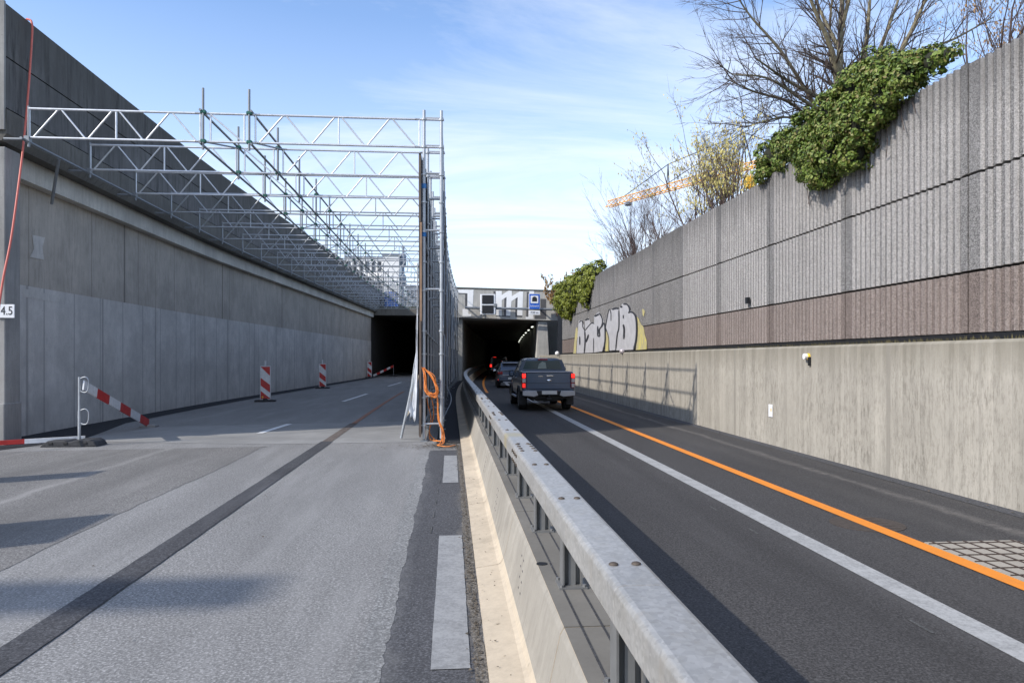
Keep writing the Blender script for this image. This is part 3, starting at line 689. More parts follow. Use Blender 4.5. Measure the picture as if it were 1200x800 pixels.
# ------------------------------------------------------------------ right wall, noise barrier, dark cladding
XR = 6.66
def bW(Y): return bR(Y) * .6
MB_ = MB().sweep([(XR, -.2), (XR + .38, -.2), (XR + .38, 2.02), (XR + .04, 2.04), (XR, 2.0)], yr(-8, 62, 1.5), bW)
rw = MB_.build('concrete_wall', M['wall_r'])
tag(rw, 'low pale board marked concrete wall right of the carriageway', 'wall')
nb = thing('noise_barrier', (6.85, 20, 2.1), 'tall ribbed aggregate noise barrier standing on the right concrete wall', 'noise barrier')
XN = 6.80
def ribpanel(y0, y1, z0, z1, depth, pitch=.137, lean=0.0):
    prof = []; edge = .16; n = int((y1 - y0 - 2 * edge) / pitch)
    p_ = (y1 - y0 - 2 * edge) / n
    prof.append((XN, y0 + .016)); prof.append((XN, y0 + edge * .9))
    if depth > 0:
        for i in range(n):
            a = y0 + edge + i * p_; j = random.uniform(-.004, .004)
            prof += [(XN + depth, a + p_ * .1), (XN + depth, a + p_ * .48), (XN + j, a + p_ * .6), (XN + j, a + p_ * .92)]
    prof.append((XN, y1 - edge * .9)); prof.append((XN, y1 - .016))
    n = len(prof); vs = []
    for z in (z0, z1): vs += [(x + bW(y), y, z) for x, y in prof]
    bk = [(XN + .16 + bW(y0), y0 + .008), (XN + .16 + bW(y1), y1 - .008)]
    vs += [(bk[0][0], bk[0][1], z0), (bk[1][0], bk[1][1], z0), (bk[0][0], bk[0][1], z1), (bk[1][0], bk[1][1], z1)]
    o = 2 * n; fs = [(i, i + 1, i + 1 + n, i + n) for i in range(n - 1)]
    fs += [tuple(range(n, 2 * n)) + (o + 3, o + 2), tuple(range(n - 1, -1, -1)) + (o, o + 1), (o, o + 2, o + 3, o + 1), (0, n, o + 2, o), (n - 1, o + 1, o + 3, 2 * n - 1)]
    return MB().add(vs, fs)
bay = 2.99; ny0 = 15.0 - 8 * bay
for k in range(18):
    y0 = ny0 + k * bay; y1 = y0 + bay
    if y1 < -4: continue
    d = .05 if y0 < 20.5 else .012
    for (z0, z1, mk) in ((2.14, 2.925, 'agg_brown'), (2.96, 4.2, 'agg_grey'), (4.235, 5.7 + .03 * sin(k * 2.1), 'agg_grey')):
        o = ribpanel(y0, y1, z0, z1, d).build('barrier_panel', [M[mk], M['agg_sunlit' if mk == 'agg_grey' else 'agg_brown_sunlit']], nb, fix=True)
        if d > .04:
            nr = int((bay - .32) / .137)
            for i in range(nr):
                o.data.polygons[i * 4 + 3].material_index = 1  # only the sun-facing flank takes the painted sunlit tone
    MB().box((XN + .1 + bW(y0), y0, 2.1), (.1, .12, .2)).build('foot', simple('green foot', (.05, .07, .05), .7) if k == 2 and 'gf' not in M else M.setdefault('gf', simple('green steel foot', (.05, .07, .05), .7)), nb)
    MB().box((XN + .2 + bW(y0), y0, 3.9), (.08, .1, 3.5)).build('post', M['fence_dk'], nb)
    MB().box((XN + .19 + bW(y0 + 1.5), y0 + 1.5, 3.9), (.05, 2.86, 3.5)).build('backing', M['fence_dk'], nb)
nend = ny0 + 18 * bay
MB().sweep([(XN + .02, 2.05), (XN + .12, 2.05), (XN + .12, 2.13), (XN + .02, 2.13)], yr(-4, nend, 3), bW).build('base_gap', M['black'], nb)
small = MB().box(WX(876, 352, XN - .06), (.06, .14, .14)).build('junction_box', M['black'], nb)
# terrain to the right of the wall
struct(MB().sweep([(7.1, 1.9), (7.12, 5.1), (30, 5.4), (900, 5.4), (900, 1.9)], yr(-40, 46, 3), bW).build('right_bank', M['soil']))
struct(MB().sweep([(9.6, 1.9), (9.62, 5.1), (30, 5.4), (900, 5.4), (900, 1.9)], yr(46.02, 60, 2) + yr(64, 300, 20), lambda Y: bR(Y) * (Y > 60)).build('right_bank', M['soil']))
# dry grass in the gap
m = MB()
for k in range(1500):
    Y = random.uniform(2, 45) if k % 3 else random.uniform(5, 16); x = XR + .06 + random.random() * .12 + bW(Y); h = random.uniform(.03, .09); a = random.uniform(-.05, .05)
    m.add([(x - .0, Y - .012, 2.02), (x, Y + .012, 2.02), (x - .02, Y + a, 2.02 + h)], [(0, 1, 2)])
tag(m.build('grass_fringe', M['grass'], fix=False), 'dry grass fringe on top of the right concrete wall', 'grass', kind='stuff')
# dark steel cladding between noise barrier and portal
dk = thing('cladding_wall', (8, 52, 0), 'dark ribbed steel cladding between noise barrier and portal column', 'wall')
p0, p1 = Vector((XN + .05 + bW(nend), nend, 0)), Vector((WY(644, 400, 59.6).x, 59.6, 0)); dl = (p1 - p0); drz = atan2(dl.y, dl.x); mp_ = (p0 + p1) / 2
p1 = Vector((8.9, 59.0, 0)); p0 = Vector((7.0 + bW(nend), nend + .05, 0)); dl = p1 - p0; drz = atan2(dl.y, dl.x); mp_ = (p0 + p1) / 2
MB().box((mp_.x, mp_.y, 3.9), (dl.length, .12, 3.9), drz).build('sheet', M['fence_dk'], dk)
for k in range(14):
    q = p0 + dl * (k + .5) / 14; MB().box((q.x - .1, q.y, 3.9), (.16, .16, 3.85), drz).build('rib', M['fence_dk'], dk)
# things fixed to the right wall
c = WX(903, 481, XR - .012); t = tag(MB().rbox(c, (.02, .17, .26), .004).build('notice', M['signw']), 'small white notice stuck on the right concrete wall', 'notice')
MB().box(c + Vector((-.012, -.05, .02)), (.006, .03, .06)).build('notice_mark', M['crane_y'], t)
c = WX(944, 417.5, XR - .05); t = thing('marker_lamp', c, 'small yellow marker lamp on a bracket near the right wall top', 'lamp')
MB().cyl(c, .055, .07, 'x', 16).build('lens', M['signw'], t); MB().cyl(c + Vector((.045, -.03, .0)), .058, .05, 'x', 16).build('housing', M['crane_y'], t); MB().box(c + Vector((.03, -.09, -.09)), (.04, .05, .16)).build('bracket', M['black'], t)
c = WX(729, 411.5, XR - .02); t = thing('wall_lamp', c, 'small round grey lamp on the wall top below the graffiti', 'lamp')
MB().ball(c, .11).build('globe', M['lens_clr'], t); MB().box(c + Vector((.06, 0, -.1)), (.1, .1, .08)).build('bracket', M['galv_dk'], t)
c = WX(653, 414, XR - .02); t = thing('wall_lamp', c, 'small pale lamp on the wall end beside the portal column', 'lamp')
MB().ball(c, .14).build('globe', M['lw'], t); MB().box(c + Vector((.06, 0, -.12)), (.1, .1, .08)).build('bracket', M['galv_dk'], t)

# graffiti, painted on the smooth panels
def gz(x, y): return (660 + x / 10, 340 + y / 10)
def gpt(u, v, off):
    X = XN
    for _ in range(4): q = WX(u, v, X); X = XN + bW(q.y)
    q = WX(u, v, X); q.x -= off; return q
def gpolys(name, polys, mat, off, par):
    for pl in polys: MB().sheet([gpt(*gz(x, y), off) for x, y in pl]).build(name, mat, par, fix=False)
def gstrokes(name, lines, mat, off, par):
    for kk, (ln, wd) in enumerate(lines):
        m = MB(); off_ = off + kk * .0004; n = len(ln); P = smooth_path([(x, y, 0) for x, y in ln], 4); n = len(P); vs = []
        for i, p in enumerate(P):
            d = (P[min(i + 1, n - 1)] - P[max(i - 1, 0)]); d = d.normalized() if d.length else Vector((1, 0, 0)); q = Vector((-d.y, d.x, 0)) * wd * .38 * (1 if 0 < i < n - 1 else .6)
            vs += [gpt(*gz(p.x + q.x, p.y + q.y), off_), gpt(*gz(p.x - q.x, p.y - q.y), off_)]
        m.add(vs, [(2 * i, 2 * i + 1, 2 * i + 3, 2 * i + 2) for i in range(n - 1)]); m.build(name, mat, par, fix=False)
gpolys('yellow_paint', [[(120, 740), (138, 560), (150, 450), (165, 430), (178, 500), (160, 600), (152, 740)], [(495, 715), (505, 480), (520, 470), (545, 560), (540, 712)],
       [(855, 700), (870, 420), (868, 310), (885, 330), (915, 400), (945, 430), (960, 520), (985, 600), (980, 692)], [(925, 230), (940, 215), (962, 245), (948, 310), (935, 290)]], M['graf_y'], .012, nb)
gpolys('silver_paint', [[(160, 738), (168, 600), (185, 360), (225, 345), (250, 420), (255, 735)], [(255, 735), (262, 470), (258, 350), (300, 320), (330, 390), (368, 395), (362, 730)],
       [(362, 730), (368, 300), (425, 250), (470, 320), (495, 420), (492, 560), (465, 715)], [(505, 440), (545, 225), (585, 230), (660, 205), (665, 440), (620, 700), (548, 708), (540, 560)],
       [(622, 705), (665, 200), (710, 150), (770, 165), (790, 230), (850, 290), (872, 420), (862, 560), (840, 695)]], M['graf_w'], .018, nb)
gstrokes('black_paint', [([(190, 380), (215, 355), (232, 375), (235, 430), (258, 470)], 14), ([(262, 355), (300, 330)], 22), ([(300, 330), (298, 350)], 16), ([(262, 470), (310, 410), (345, 380), (368, 395)], 13), ([(258, 470), (262, 600), (252, 738)], 22), ([(198, 540), (200, 640)], 20),
        ([(270, 600), (300, 520), (296, 560), (275, 610)], 14), ([(362, 560), (362, 728)], 12), ([(372, 305), (425, 280)], 26), ([(425, 265), (455, 310), (468, 370), (455, 420)], 18), ([(410, 420), (412, 540)], 24), ([(412, 540), (435, 530), (430, 460), (460, 420), (480, 385), (495, 430), (496, 600), (470, 715)], 20),
        ([(500, 440), (520, 330), (545, 225), (565, 260), (566, 360)], 12), ([(580, 225), (620, 212), (662, 212)], 26), ([(505, 440), (540, 560), (540, 710)], 10), ([(660, 230), (660, 430), (640, 520), (622, 700)], 18), ([(675, 195), (700, 190)], 28), ([(710, 160), (755, 165), (782, 205), (785, 250), (770, 265)], 22), ([(785, 250), (830, 265), (860, 320), (870, 440), (862, 580), (835, 695)], 26),
        ([(712, 290), (712, 330)], 14), ([(712, 400), (722, 460), (718, 570)], 26)], M['graf_k'], .024, nb)

# ------------------------------------------------------------------ central crash barrier
cbar = thing('crash_barrier', (.68, 5, 0), 'long concrete crash barrier with a galvanised box rail between the two roads', 'crash barrier')
apron = [(.215, -.1), (.215, .035), (.40, .06), (.425, .075), (.445, .115), (.46, .16), (.528, .47), (.545, .5), (.82, .5), (.84, .47), (.91, .12), (.96, .06), (1.0, .05), (1.0, -.1)]
seglen = 2.66; y = -1.85; sp = None
while y < 110:
    me_ys = yr(y + .008, y + seglen - .008, 1.4)
    o = MB().sweep(apron, me_ys, bR).build('base_segment', [M['barrier'], M['barrier_side']], cbar); na = len(apron)
    for i in range(len(me_ys) - 1):
        for k_ in (4, 5, 6): o.data.polygons[i * na + k_].material_index = 1
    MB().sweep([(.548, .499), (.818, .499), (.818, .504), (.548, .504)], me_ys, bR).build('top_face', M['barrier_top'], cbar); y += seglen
m = MB().sweep([(.26, -.1), (.26, .02), (.44, .02), (.475, .1), (.56, .46), (.8, .46), (.88, .08), (.95, -.1)], yr(-1.9, 110, 3), bR); m.build('joint_filler', M['road_seam'], cbar)
for x in (.63, .735):
    MB().sweep([(x - .005, .502), (x + .005, .502), (x + .005, .507), (x - .005, .507)], yr(-1.5, 60, 3), bR).build('top_groove', M['road_seam'], cbar)
# box rail with rounded edges and a shallow lip
rp = [(.575, .86), (.575, .978), (.588, .993), (.603, .998), (.75, .998), (.765, .993), (.778, .978), (.778, .86), (.765, .848), (.59, .848)]
for a, b in ((-2.0, 2.52), (2.525, 6.5), (6.505, 10.5), (10.505, 14.5), (14.505, 26.5), (26.505, 46), (46.005, 110)):
    rl = MB().sweep(rp, yr(a, b, 1.3), bR, True).build('box_rail', M['rail'], cbar, bevel=.004)
tagm = MB().cyl((.575, 4.55, .5055), .035, .004, 'z', 20).build('drain_hole', M['black'], cbar)
# posts
py = [2.78 + 1.333 * k for k in range(-2, 78)]
post0 = None
for Y in py:
    b = bR(Y)
    if post0 is None:
        post0 = MB()
        for sx_ in (-.052, .052): post0.box((sx_, 0, .676), (.010, .11, .34))
        post0.box((0, 0, .676), (.094, .009, .34)); post0.box((0, -.03, .676), (.04, .012, .34)); post0.box((0, 0, .508), (.16, .17, .014))
        for a_ in (-.065, .065):
            for c_ in (-.07, .07): post0.cyl((a_, c_, .518), .012, .02, 'z', 6, False)
        post0 = post0.build('post', M['post'], cbar, local=True); o = post0
    else: o = dup(post0)
    o.location = (.688 + b - .68, Y - 5, 0)
# bolts on top of the rail
bolts = []
b0_ = MB().lathe((0, 0, 0), [(0, .019), (.004, .019), (.008, .013), (.011, .0)], 'z', 10).build('bolt', M['bolt'], cbar, local=True)
first = True
def bolt(x, Y):
    global first
    o = b0_ if first else dup(b0_); first = False; o.location = (x + bR(Y) - .68, Y - 5, .999)
cnt = 0
for Y in [2.78 + 1.333 * k for k in range(0, 14)]:
    bolt(.632, Y); bolt(.722, Y); cnt += 2
for Yj in (6.5, 10.5, 14.5):
    for dy in (-.24, -.08, .08, .24):
        for x in (.62, .735): bolt(x, Yj + dy); cnt += 1
for Yj in (6.5, 10.5):
    for dy in (-.2, -.07, .07, .2):
        for z in (.87, .95): MB().cyl((.572 + bR(Yj), Yj + dy, z), .015, .014, 'x', 8).build('side_bolt', M['bolt'], cbar)
# lifting-anchor holes on the sloping face
m = MB()
for Y0 in (4.9, 7.6, 10.2):
    for i in range(4):
        for j in range(2):
            zq = .2 + i * .06; MB().cyl((.468 + (zq - .16) * .22 - .002, Y0 + j * .13 + i * .05, zq), .016, .012, 'x', 8).build('anchor_hole', M['road_seam'], cbar)
# ------------------------------------------------------------------ scaffold
sc = thing('scaffold', (-.6, 15.9, 0), 'long galvanised scaffold with lattice girders spanning the left road', 'scaffold')
Y0S, DS, NSC = 15.9, 2.57, 21
XI, XO = -.575, -.2
def coupler_ring(m, x, z, r=.055): m.cyl((x, 0, z), r, .05, 'z', 10)
st0 = {}
for k in range(NSC):
    Y = Y0S + k * DS; off = Vector((.0 + bR(Y), k * DS, 0))
    for nm, x in (('i', XI), ('o', XO)):
        if nm not in st0:
            r_ = MB().tube([(x, Y0S, .06), (x, Y0S, 7.2)], .036, 10)
            for z in (.35, .95, 1.9, 2.4, 3.28, 3.9, 4.56, 5.2, 5.8, 6.4, 7.0): r_.cyl((x, Y0S, z), .058, .035, 'z', 10)
            a = r_.build('standard', M['galv'], sc); st0[nm] = a
            MB().box((x, Y0S, .012), (.15, .15, .024)).build('base_plate', M['galv_dk'], a)
            MB().tube([(x, Y0S, .02), (x, Y0S, .3)], .019, 8).build('jack_screw', M['galv_dk'], a)
        else: a = dup(st0[nm])
        a.location = off
    zr = (.35, .95, 3.28, 4.56, 5.8, 6.4, 7.0)
    def rung(m, z): return m.tube([(XI, Y0S, z + .03), (XO + (.05 if z > 6 else 0), Y0S, z + .03)], .024, 8)
    if k < 14:
        for z in zr:
            if z not in st0: st0[z] = rung(MB(), z).build('transom', M['galv'], sc); a = st0[z]
            else: a = dup(st0[z])
            a.location = off
    else:
        if k == 14: mfar = MB()
        for z in zr: mfar.tube([(XI + off.x, Y, z + .03), (XO + off.x, Y, z + .03)], .024, 6)
        if k == NSC - 1: mfar.build('far_transoms', M['galv'], sc)['kind'] = 'stuff'
for z in (5.55, 4.5): MB().cyl((XI, Y0S, z), .05, .1, 'z', 8).build('wedge_head', M['coupler_b'], sc)
# ledgers along the road, and diagonals
for x, zs in ((XI, (.38, 2.4, 4.4)), (XO, (.4, 1.42, 2.42, 3.4, 4.42, 5.4, 6.37, 7.02))):
    for z in zs:
        m = MB().tube([(x + bR(Y), Y, z) for Y in yr(Y0S, Y0S + DS * (NSC - 1), DS)], .024, 8); m.build('ledger', M['galv_dk'], sc)
for k in range(0, NSC - 1):
    Ya, Yb = Y0S + k * DS, Y0S + (k + 1) * DS
    if k % 3 == 2: continue
    for (za, zb_) in ((.4, 2.4), (2.4, 4.4), (4.4, 6.37)):
        if k % 2: za, zb_ = zb_, za
        MB().tube([(XO + .04 + bR(Ya), Ya, za), (XO + .04 + bR(Yb), Yb, zb_)], .022, 6).build('diagonal', M['galv_dk'], sc)
# lattice girders
ZT, ZB = 7.0, 6.4
def girder_seg(m, x0, x1, nb_, flip):
    m.tube([(x0, 0, ZT), (x1, 0, ZT)], .026, 8); m.tube([(x0, 0, ZB), (x1, 0, ZB)], .026, 8)
    w_ = (x1 - x0) / nb_
    for i in range(nb_):
        a = x0 + i * w_; up = (i % 2 == 0) != flip
        p_ = [(.05, 0), (.34, 1), (.37, 1), (.65, 0), (.68, 0), (.96, 1)] if up else [(.04, 1), (.32, 0), (.35, 0), (.63, 1), (.66, 1), (.95, 0)]
        for j in (0, 2, 4): m.tube([(a + p_[j][0] * w_, 0, ZT if p_[j][1] else ZB), (a + p_[j + 1][0] * w_, 0, ZT if p_[j + 1][1] else ZB)], .019, 6)
        for q in ((a,) if i else (a,)): m.tube([(q + .01, 0, ZB), (q + .01, 0, ZT)], .02, 6)
    m.tube([(x1 - .01, 0, ZB), (x1 - .01, 0, ZT)], .02, 6)
def mk_girder(xl):
    m = MB(); girder_seg(m, xl, -5.28, 2, False); girder_seg(m, -4.16, XI - .09, 2, False)
    for z in (ZT, ZB): m.tube([(-5.4, 0, z), (-4.05, 0, z)], .026, 8); m.tube([(XI - .2, 0, z), (XO + .06, 0, z)], .026, 8)
    m.tube([(-5.1, 0, ZT), (-4.4, 0, ZB)], .019, 6); m.tube([(-5.08, 0, ZB), (-5.08, 0, ZT)], .02, 6); m.tube([(-4.38, 0, ZB), (-4.38, 0, ZT)], .02, 6)
    return m.v, m.f, m.sm
for k in range(NSC):
    Y = Y0S + k * DS; xl = max(-8.75, XU + bL(Y) - bR(Y) + .42)
    v, f, sm = mk_girder(xl); m = MB(); m.v = [(a + bR(Y), b + Y, c) for a, b, c in v]; m.f = f; m.sm = sm
    g = m.build('lattice_girder', M['alu'] if k < 3 else M['galv'], sc)
    m = MB(); xw = XU + bL(Y)
    m.box((xl + bR(Y) - .02, Y, 6.36), (.1, .12, .12)); m.tube([(xl + bR(Y), Y, 6.36), (xw - .02, Y, 6.36)], .03, 8); m.tube([(xl + bR(Y), Y, 6.2), (xl + bR(Y), Y, 7.05)], .026, 8)
    m.build('wall_bracket', M['galv_dk'], sc)
    for x in (-5.22, -4.27):
        m = MB().tube([(x + bR(Y), Y - .05, 6.22), (x + bR(Y), Y - .05, 7.52)], .027, 8); a = m.build('spigot_post', M['galv_dk'], sc)
        for z in (ZT + .02, ZB): MB().rbox((x + bR(Y), Y - .03, z), (.12, .1, .09), .02).build('coupler', M['coupler'], a)
for x in (-5.27, -4.22):
    for z in (ZT + .05, ZB - .05):
        MB().tube([(x + bR(Y), Y, z) for Y in yr(Y0S - .1, Y0S + DS * (NSC - 1), DS)], .026, 8).build('runner_tube', M['galv_dk'], sc)
    for k in range(0, NSC - 1, 2):
        Ya, Yb = Y0S + k * DS, Y0S + (k + 1) * DS
        MB().tube([(x + .04 + bR(Ya), Ya, ZB), (x + .04 + bR(Yb), Yb, ZT)], .02, 6).build('brace', M['galv_dk'], sc)
MB().tube([(max(-8.8, XU + bL(Y) - bR(Y) + .36) + bR(Y), Y, 6.33) for Y in yr(Y0S - .2, Y0S + DS * (NSC - 1), DS)], .03, 8).build('wall_tube', M['galv_dk'], sc)
# shuttering boards hung inside the scaffold, one board per bay
for k in range(16):
    Ya, Yb = Y0S - .02 + k * DS, Y0S - .05 + (k + 1) * DS
    if k == 0: Ya += .05
    x = -.69
    for (z0, z1) in ((.12, 2.15), (2.16, 4.2), (4.21, 6.28)):
        MB().sweep([(x, z0), (x + .05, z0), (x + .05, z1), (x, z1)], [Ya, Yb], bR).build('board', M['ply_dk'], sc)
    m = MB()
    for f_ in (.2, .5, .8):
        Y = Ya + (Yb - Ya) * f_; m.box((x + .085 + bR(Y), Y, 3.2), (.07, .06, 6.1))
    m.build('batten', M['ply_dk'], sc)
for z0, z1, dx in ((.1, 2.6, 0), (2.61, 4.75, .012), (4.76, 6.2, -.01)):
    MB().box((-.655 + dx, Y0S - .06, (z0 + z1) / 2), (.045, .05, z1 - z0)).build('edge_timber', M['timber'] if 2 < z0 < 4 else M['ply'], sc)

# plastic sheet hanging out of the scaffold
m = MB(); nu, nv = 14, 40; vs = []
for j in range(nv + 1):
    t_ = j / nv; z = 3.9 - 3.45 * t_
    for i in range(nu + 1):
        q = i / nu; wdt = .015 + .03 * t_ + (.2 * max(0, (t_ - .55) / .45) ** 1.1) * (1 if t_ < .93 else .55)
        x = -.71 - q * wdt - (.008 + .025 * t_ * t_) * (1 + sin(q * 9 + t_ * 7)) ; Y = 15.9 + .5 * q + .1 * sin(q * 14 + t_ * 5) + .07 * sin(t_ * 21 + q * 3)
        vs.append((x, Y, z + .05 * sin(q * 11) * t_))
m.add(vs, [(j * (nu + 1) + i, j * (nu + 1) + i + 1, (j + 1) * (nu + 1) + i + 1, (j + 1) * (nu + 1) + i) for j in range(nv) for i in range(nu)], True)
o = m.build('plastic_sheet', M['sheet'], fix=False); sol = o.modifiers.new('solid', 'SOLIDIFY'); sol.thickness = .006
tag(o, 'milky crumpled plastic sheet hanging from the front scaffold edge', 'plastic sheet')
# leaning tube and cream board
a, b = WY(470, 498, 16.3), WY(489.5, 421, 16.15); a.z = .03
tag(MB().tube([a, b], .03, 8).build('leaning_tube', M['galv']), 'bare steel tube leaning against the scaffold edge', 'tube')
pts = [WY(474, 492, 16.4), WY(481, 482, 16.4), WY(491, 440, 16.4), WY(487, 436, 16.4), WY(483.5, 448, 16.4)]
m = MB(); q = [Vector(p) for p in pts]; m.add(q + [p + Vector((0, .05, 0)) for p in q], [tuple(range(5)), tuple(range(9, 4, -1))] + [(k, (k + 1) % 5, (k + 1) % 5 + 5, k + 5) for k in range(5)])
tag(m.build('leaning_board', M['cream']), 'cream board leaning between the steel tube and the plastic sheet', 'board')
# orange cables
oc = thing('orange_cable', (-.4, 15.6, 0), 'coiled orange cable hanging on the front scaffold with its end on the ground', 'cable')
def onf(u, v, Y=15.77): return WY(u, v, Y)
hk = onf(495.5, 431); m = MB()
for k in range(11):
    j = random.uniform
    path = [hk + Vector((j(-.02, .02), j(-.03, .03), j(-.02, .02))), onf(499 + j(-2, 1), 441 + j(-2, 2), 15.75 + j(-.08, .05)), onf(499.5 + j(-2, 1), 456 + j(-2, 2), 15.75 + j(-.08, .05)), onf(504 + j(-2, 2), 463 + j(-3, 3), 15.73 + j(-.08, .05)), onf(511.5 + j(-2, 1), 463 + j(-3, 3), 15.75 + j(-.08, .05)), onf(512 + j(-2, 2), 455 + j(-3, 2), 15.75 + j(-.08, .05)), onf(507 + j(-1, 2), 442 + j(-2, 2), 15.75 + j(-.08, .05)), hk + Vector((j(.0, .04), j(-.03, .03), j(-.02, .02)))]
    m.tube(smooth_path(path, 5), .009, 6)
m.build('coil', M['orange'], oc)
m = MB()
for k in range(4):
    j = random.uniform
    path = [onf(512, 458), onf(513.5 + j(-1, 1), 474), onf(514.5 + j(-2, 1), 490), onf(518 + j(-2, 2), 503), onf(519 + j(-2, 2), 513), G(518 + j(-3, 3), 519.5, .03), G(513 + j(-1, 3), 521.5, .02), G(522 + j(-3, 3), 523, .02), G(533 + j(-4, 3), 521.5, .02)]
    m.tube(smooth_path(path, 5), .009, 6)
for k in range(2):
    path = [onf(500 + k * 2, 458, 16.15), onf(501 + k * 6, 472, 16.15), onf(505 + k * 3, 489, 16.25), onf(503, 505, 16.3), G(505 + k * 5, 515, .02), G(520, 517, .02)]
    m.tube(smooth_path(path, 5), .012, 6)
m.build('trailing_end', M['orange'], oc)
# second, dark cable along the foot of the scaffold
pth = [(XO + .1 + bR(Y) + .12 * sin(Y * .6), Y, .05 + (1.9 if False else 0) + max(0, .9 - abs(Y - 30) * .07)) for Y in yr(16, 44, 1.2)]
tag(MB().tube(smooth_path(pth, 3), .018, 6).build('grey_cable', M['galv_dk']), 'grey cable running along the foot of the scaffold', 'cable')
# grit and leaves along the kerb and the cable
m = MB()
def bit(x, y, z, r):
    a = random.uniform(0, 6.3); vs = [(x + r * cos(a + k * 2.1) * random.uniform(.6, 1.2), y + r * sin(a + k * 2.1) * random.uniform(.6, 1.4), z + random.uniform(0, r * .7)) for k in range(3)]
    m.add(vs, [(0, 1, 2)])
for k in range(1500):
    Y = random.uniform(2.5, 15); bit(.19 - abs(random.gauss(0, .035)), Y, .012, random.uniform(.006, .016))
for k in range(700):
    p = G(random.gauss(525, 13), random.gauss(522.5, 1.8)); bit(p.x, p.y, .012, random.uniform(.008, .03))
for k in range(500):
    p = G(random.gauss(500, 25), random.gauss(524, 2)); bit(p.x, p.y, .012, random.uniform(.006, .02))
for k in range(60): bit(random.uniform(-7, -.3), random.uniform(3, 15), .014, random.choice((.006, .008, .012, .02)))
for k in range(120): bit(.23 + random.random() * .17, random.uniform(3, 14), .05, random.uniform(.006, .014))
for k in range(220): bit(random.uniform(6.35, 6.62), random.uniform(4, 40), .014, random.uniform(.008, .03))
tag(m.build('road_litter', M['litter'], fix=False), 'dead leaves and grit along the barrier foot and scaffold base', 'litter', kind='stuff')

# ------------------------------------------------------------------ beacons and barrier boards
bc0 = None
for i, (u, v, lab) in enumerate(((311, 470.5, 'nearest red and white striped beacon at the left wall foot'), (378, 455, 'middle one of the three red and white beacons along the left wall'), (433, 442.5, 'farthest red and white beacon beside the propped board at the tunnel mouth'))):
    p = G(u, v)
    if bc0 is None:
        bc0 = thing('beacon', (0, 0, 0), lab, 'beacon', 'beacons along the left wall')
        MB().rbox((0, 0, .79), (.43, .05, 1.42), .025).build('panel', M['white'], bc0, local=True)
        for k, zq in enumerate((.3, .74, 1.2)):
            # diagonal stripes, falling to the right
            h0, dz = zq, .2
            pl = [(-.185, h0 + dz * .95), (-.185, h0 + dz * .95 - .27), (.185, h0 - dz - .13 + .14), (.185, h0 - dz + .3)]
            pl = [(x, min(max(z, .12), 1.46)) for x, z in pl]
            if k == 0: pl = [(-.185, .46), (-.185, .12), (.185, .12), (.185, .15)]
            if k == 2: pl = [(-.185, 1.46), (.185, 1.08), (.185, 1.46)]
            if k == 1: pl = [(-.185, 1.0), (-.185, .68), (.185, .38), (.185, .70)]
            MB().prism(pl, .006, 'y', -.032).build('red_stripe', M['red'], bc0, local=True)
        MB().tube([(0, .0, 1.5), (0, .0, 1.72)], .035, 10).build('lifting_grip', M['signw'], bc0, local=True)
        m = MB().rbox((0, .02, .04), (.86, .42, .08), .03); m.rbox((0, .02, .1), (.2, .14, .08), .02); m.build('rubber_base', M['rubber'], bc0, local=True)
        o = bc0
    else: o = dup(bc0); o['label'] = lab
    o.location = p; o.rotation_euler = (0, 0, R(8))
MB().cyl((-.11, -.036, .2), .035, .008, 'y', 10).build('sticker', M['crane_y'], bc0, local=True)
def board(name, a, b, ht, th, nseg, first, parent, wv=Vector((0, 0, 1))):
    d = b - a; L_ = d.length; d.normalize(); nn = d.cross(wv).normalized(); up = nn.cross(d)
    for k in range(nseg):
        m = MB(); p, q = a + d * L_ * k / nseg, a + d * L_ * (k + 1) / nseg
        c_ = [x + up * sy * ht / 2 + nn * st_ * th / 2 for x in (p, q) for sy in (-1, 1) for st_ in (-1, 1)]
        m.add(c_, [(0, 1, 3, 2), (4, 6, 7, 5), (0, 2, 6, 4), (1, 5, 7, 3), (0, 4, 5, 1), (2, 3, 7, 6)])
        m.build('red_section' if (k + first) % 2 else 'white_section', M['red'] if (k + first) % 2 else M['white'], parent)
bp_ = G(93, 522); pb = thing('barrier_post', bp_, 'galvanised barrier post with wire hooks on a rubber foot by the left wall', 'post')
m = MB().tube([bp_, bp_ + Vector((0, 0, .72))], .03, 10); m.tube([bp_ + Vector((0, 0, .7)), bp_ + Vector((0, 0, 1.42))], .024, 10); m.build('tube', M['galv'], pb)
for z in (1.38, .72):
    q = bp_ + Vector((0, 0, z)); MB().tube(smooth_path([q, q + Vector((.12, -.02, .04)), q + Vector((.19, -.02, -.03)), q + Vector((.18, -.02, -.22)), q + Vector((.12, -.02, -.28)), q + Vector((.01, 0, -.25))], 4), .011, 6).build('hook', M['galv'], pb)
fc = bp_ + Vector((-.1, .0, .0))
pr = [(-.56, 0), (.56, 0), (.5, .1), (.42, .14), (.12, .14), (.06, .1), (-.02, .1), (-.06, .13), (-.4, .13), (-.5, .06)]
MB().prism([(fc.x + x, z) for x, z in pr], .5, 'y', fc.y - .25).build('rubber_foot', M['rubber'], pb, bevel=.02)
m = MB()
for dx in (-.34, -.05, .33): m.rbox((fc.x + dx, fc.y - .252, .075), (.09, .02, .05), .01)
m.build('grip_slot', M['black'], pb)
tb = thing('barrier_board', G(173, 499), 'red and white board with one end on the ground, hooked to the near post', 'barrier board')
ea = bp_ + Vector((.08, .0, 1.25)); eb = G(174, 500); eb.z = .1
board('b', ea, eb, .2, .03, 6, 0, tb)
MB().rbox((eb.x + .02, eb.y, .02), (.4, .3, .1), .03).build('end_block', M['road_slab'], tb)
a = bp_ + Vector((-.02, .28, .13)); b = Vector((-11.6, 14.35, .06))
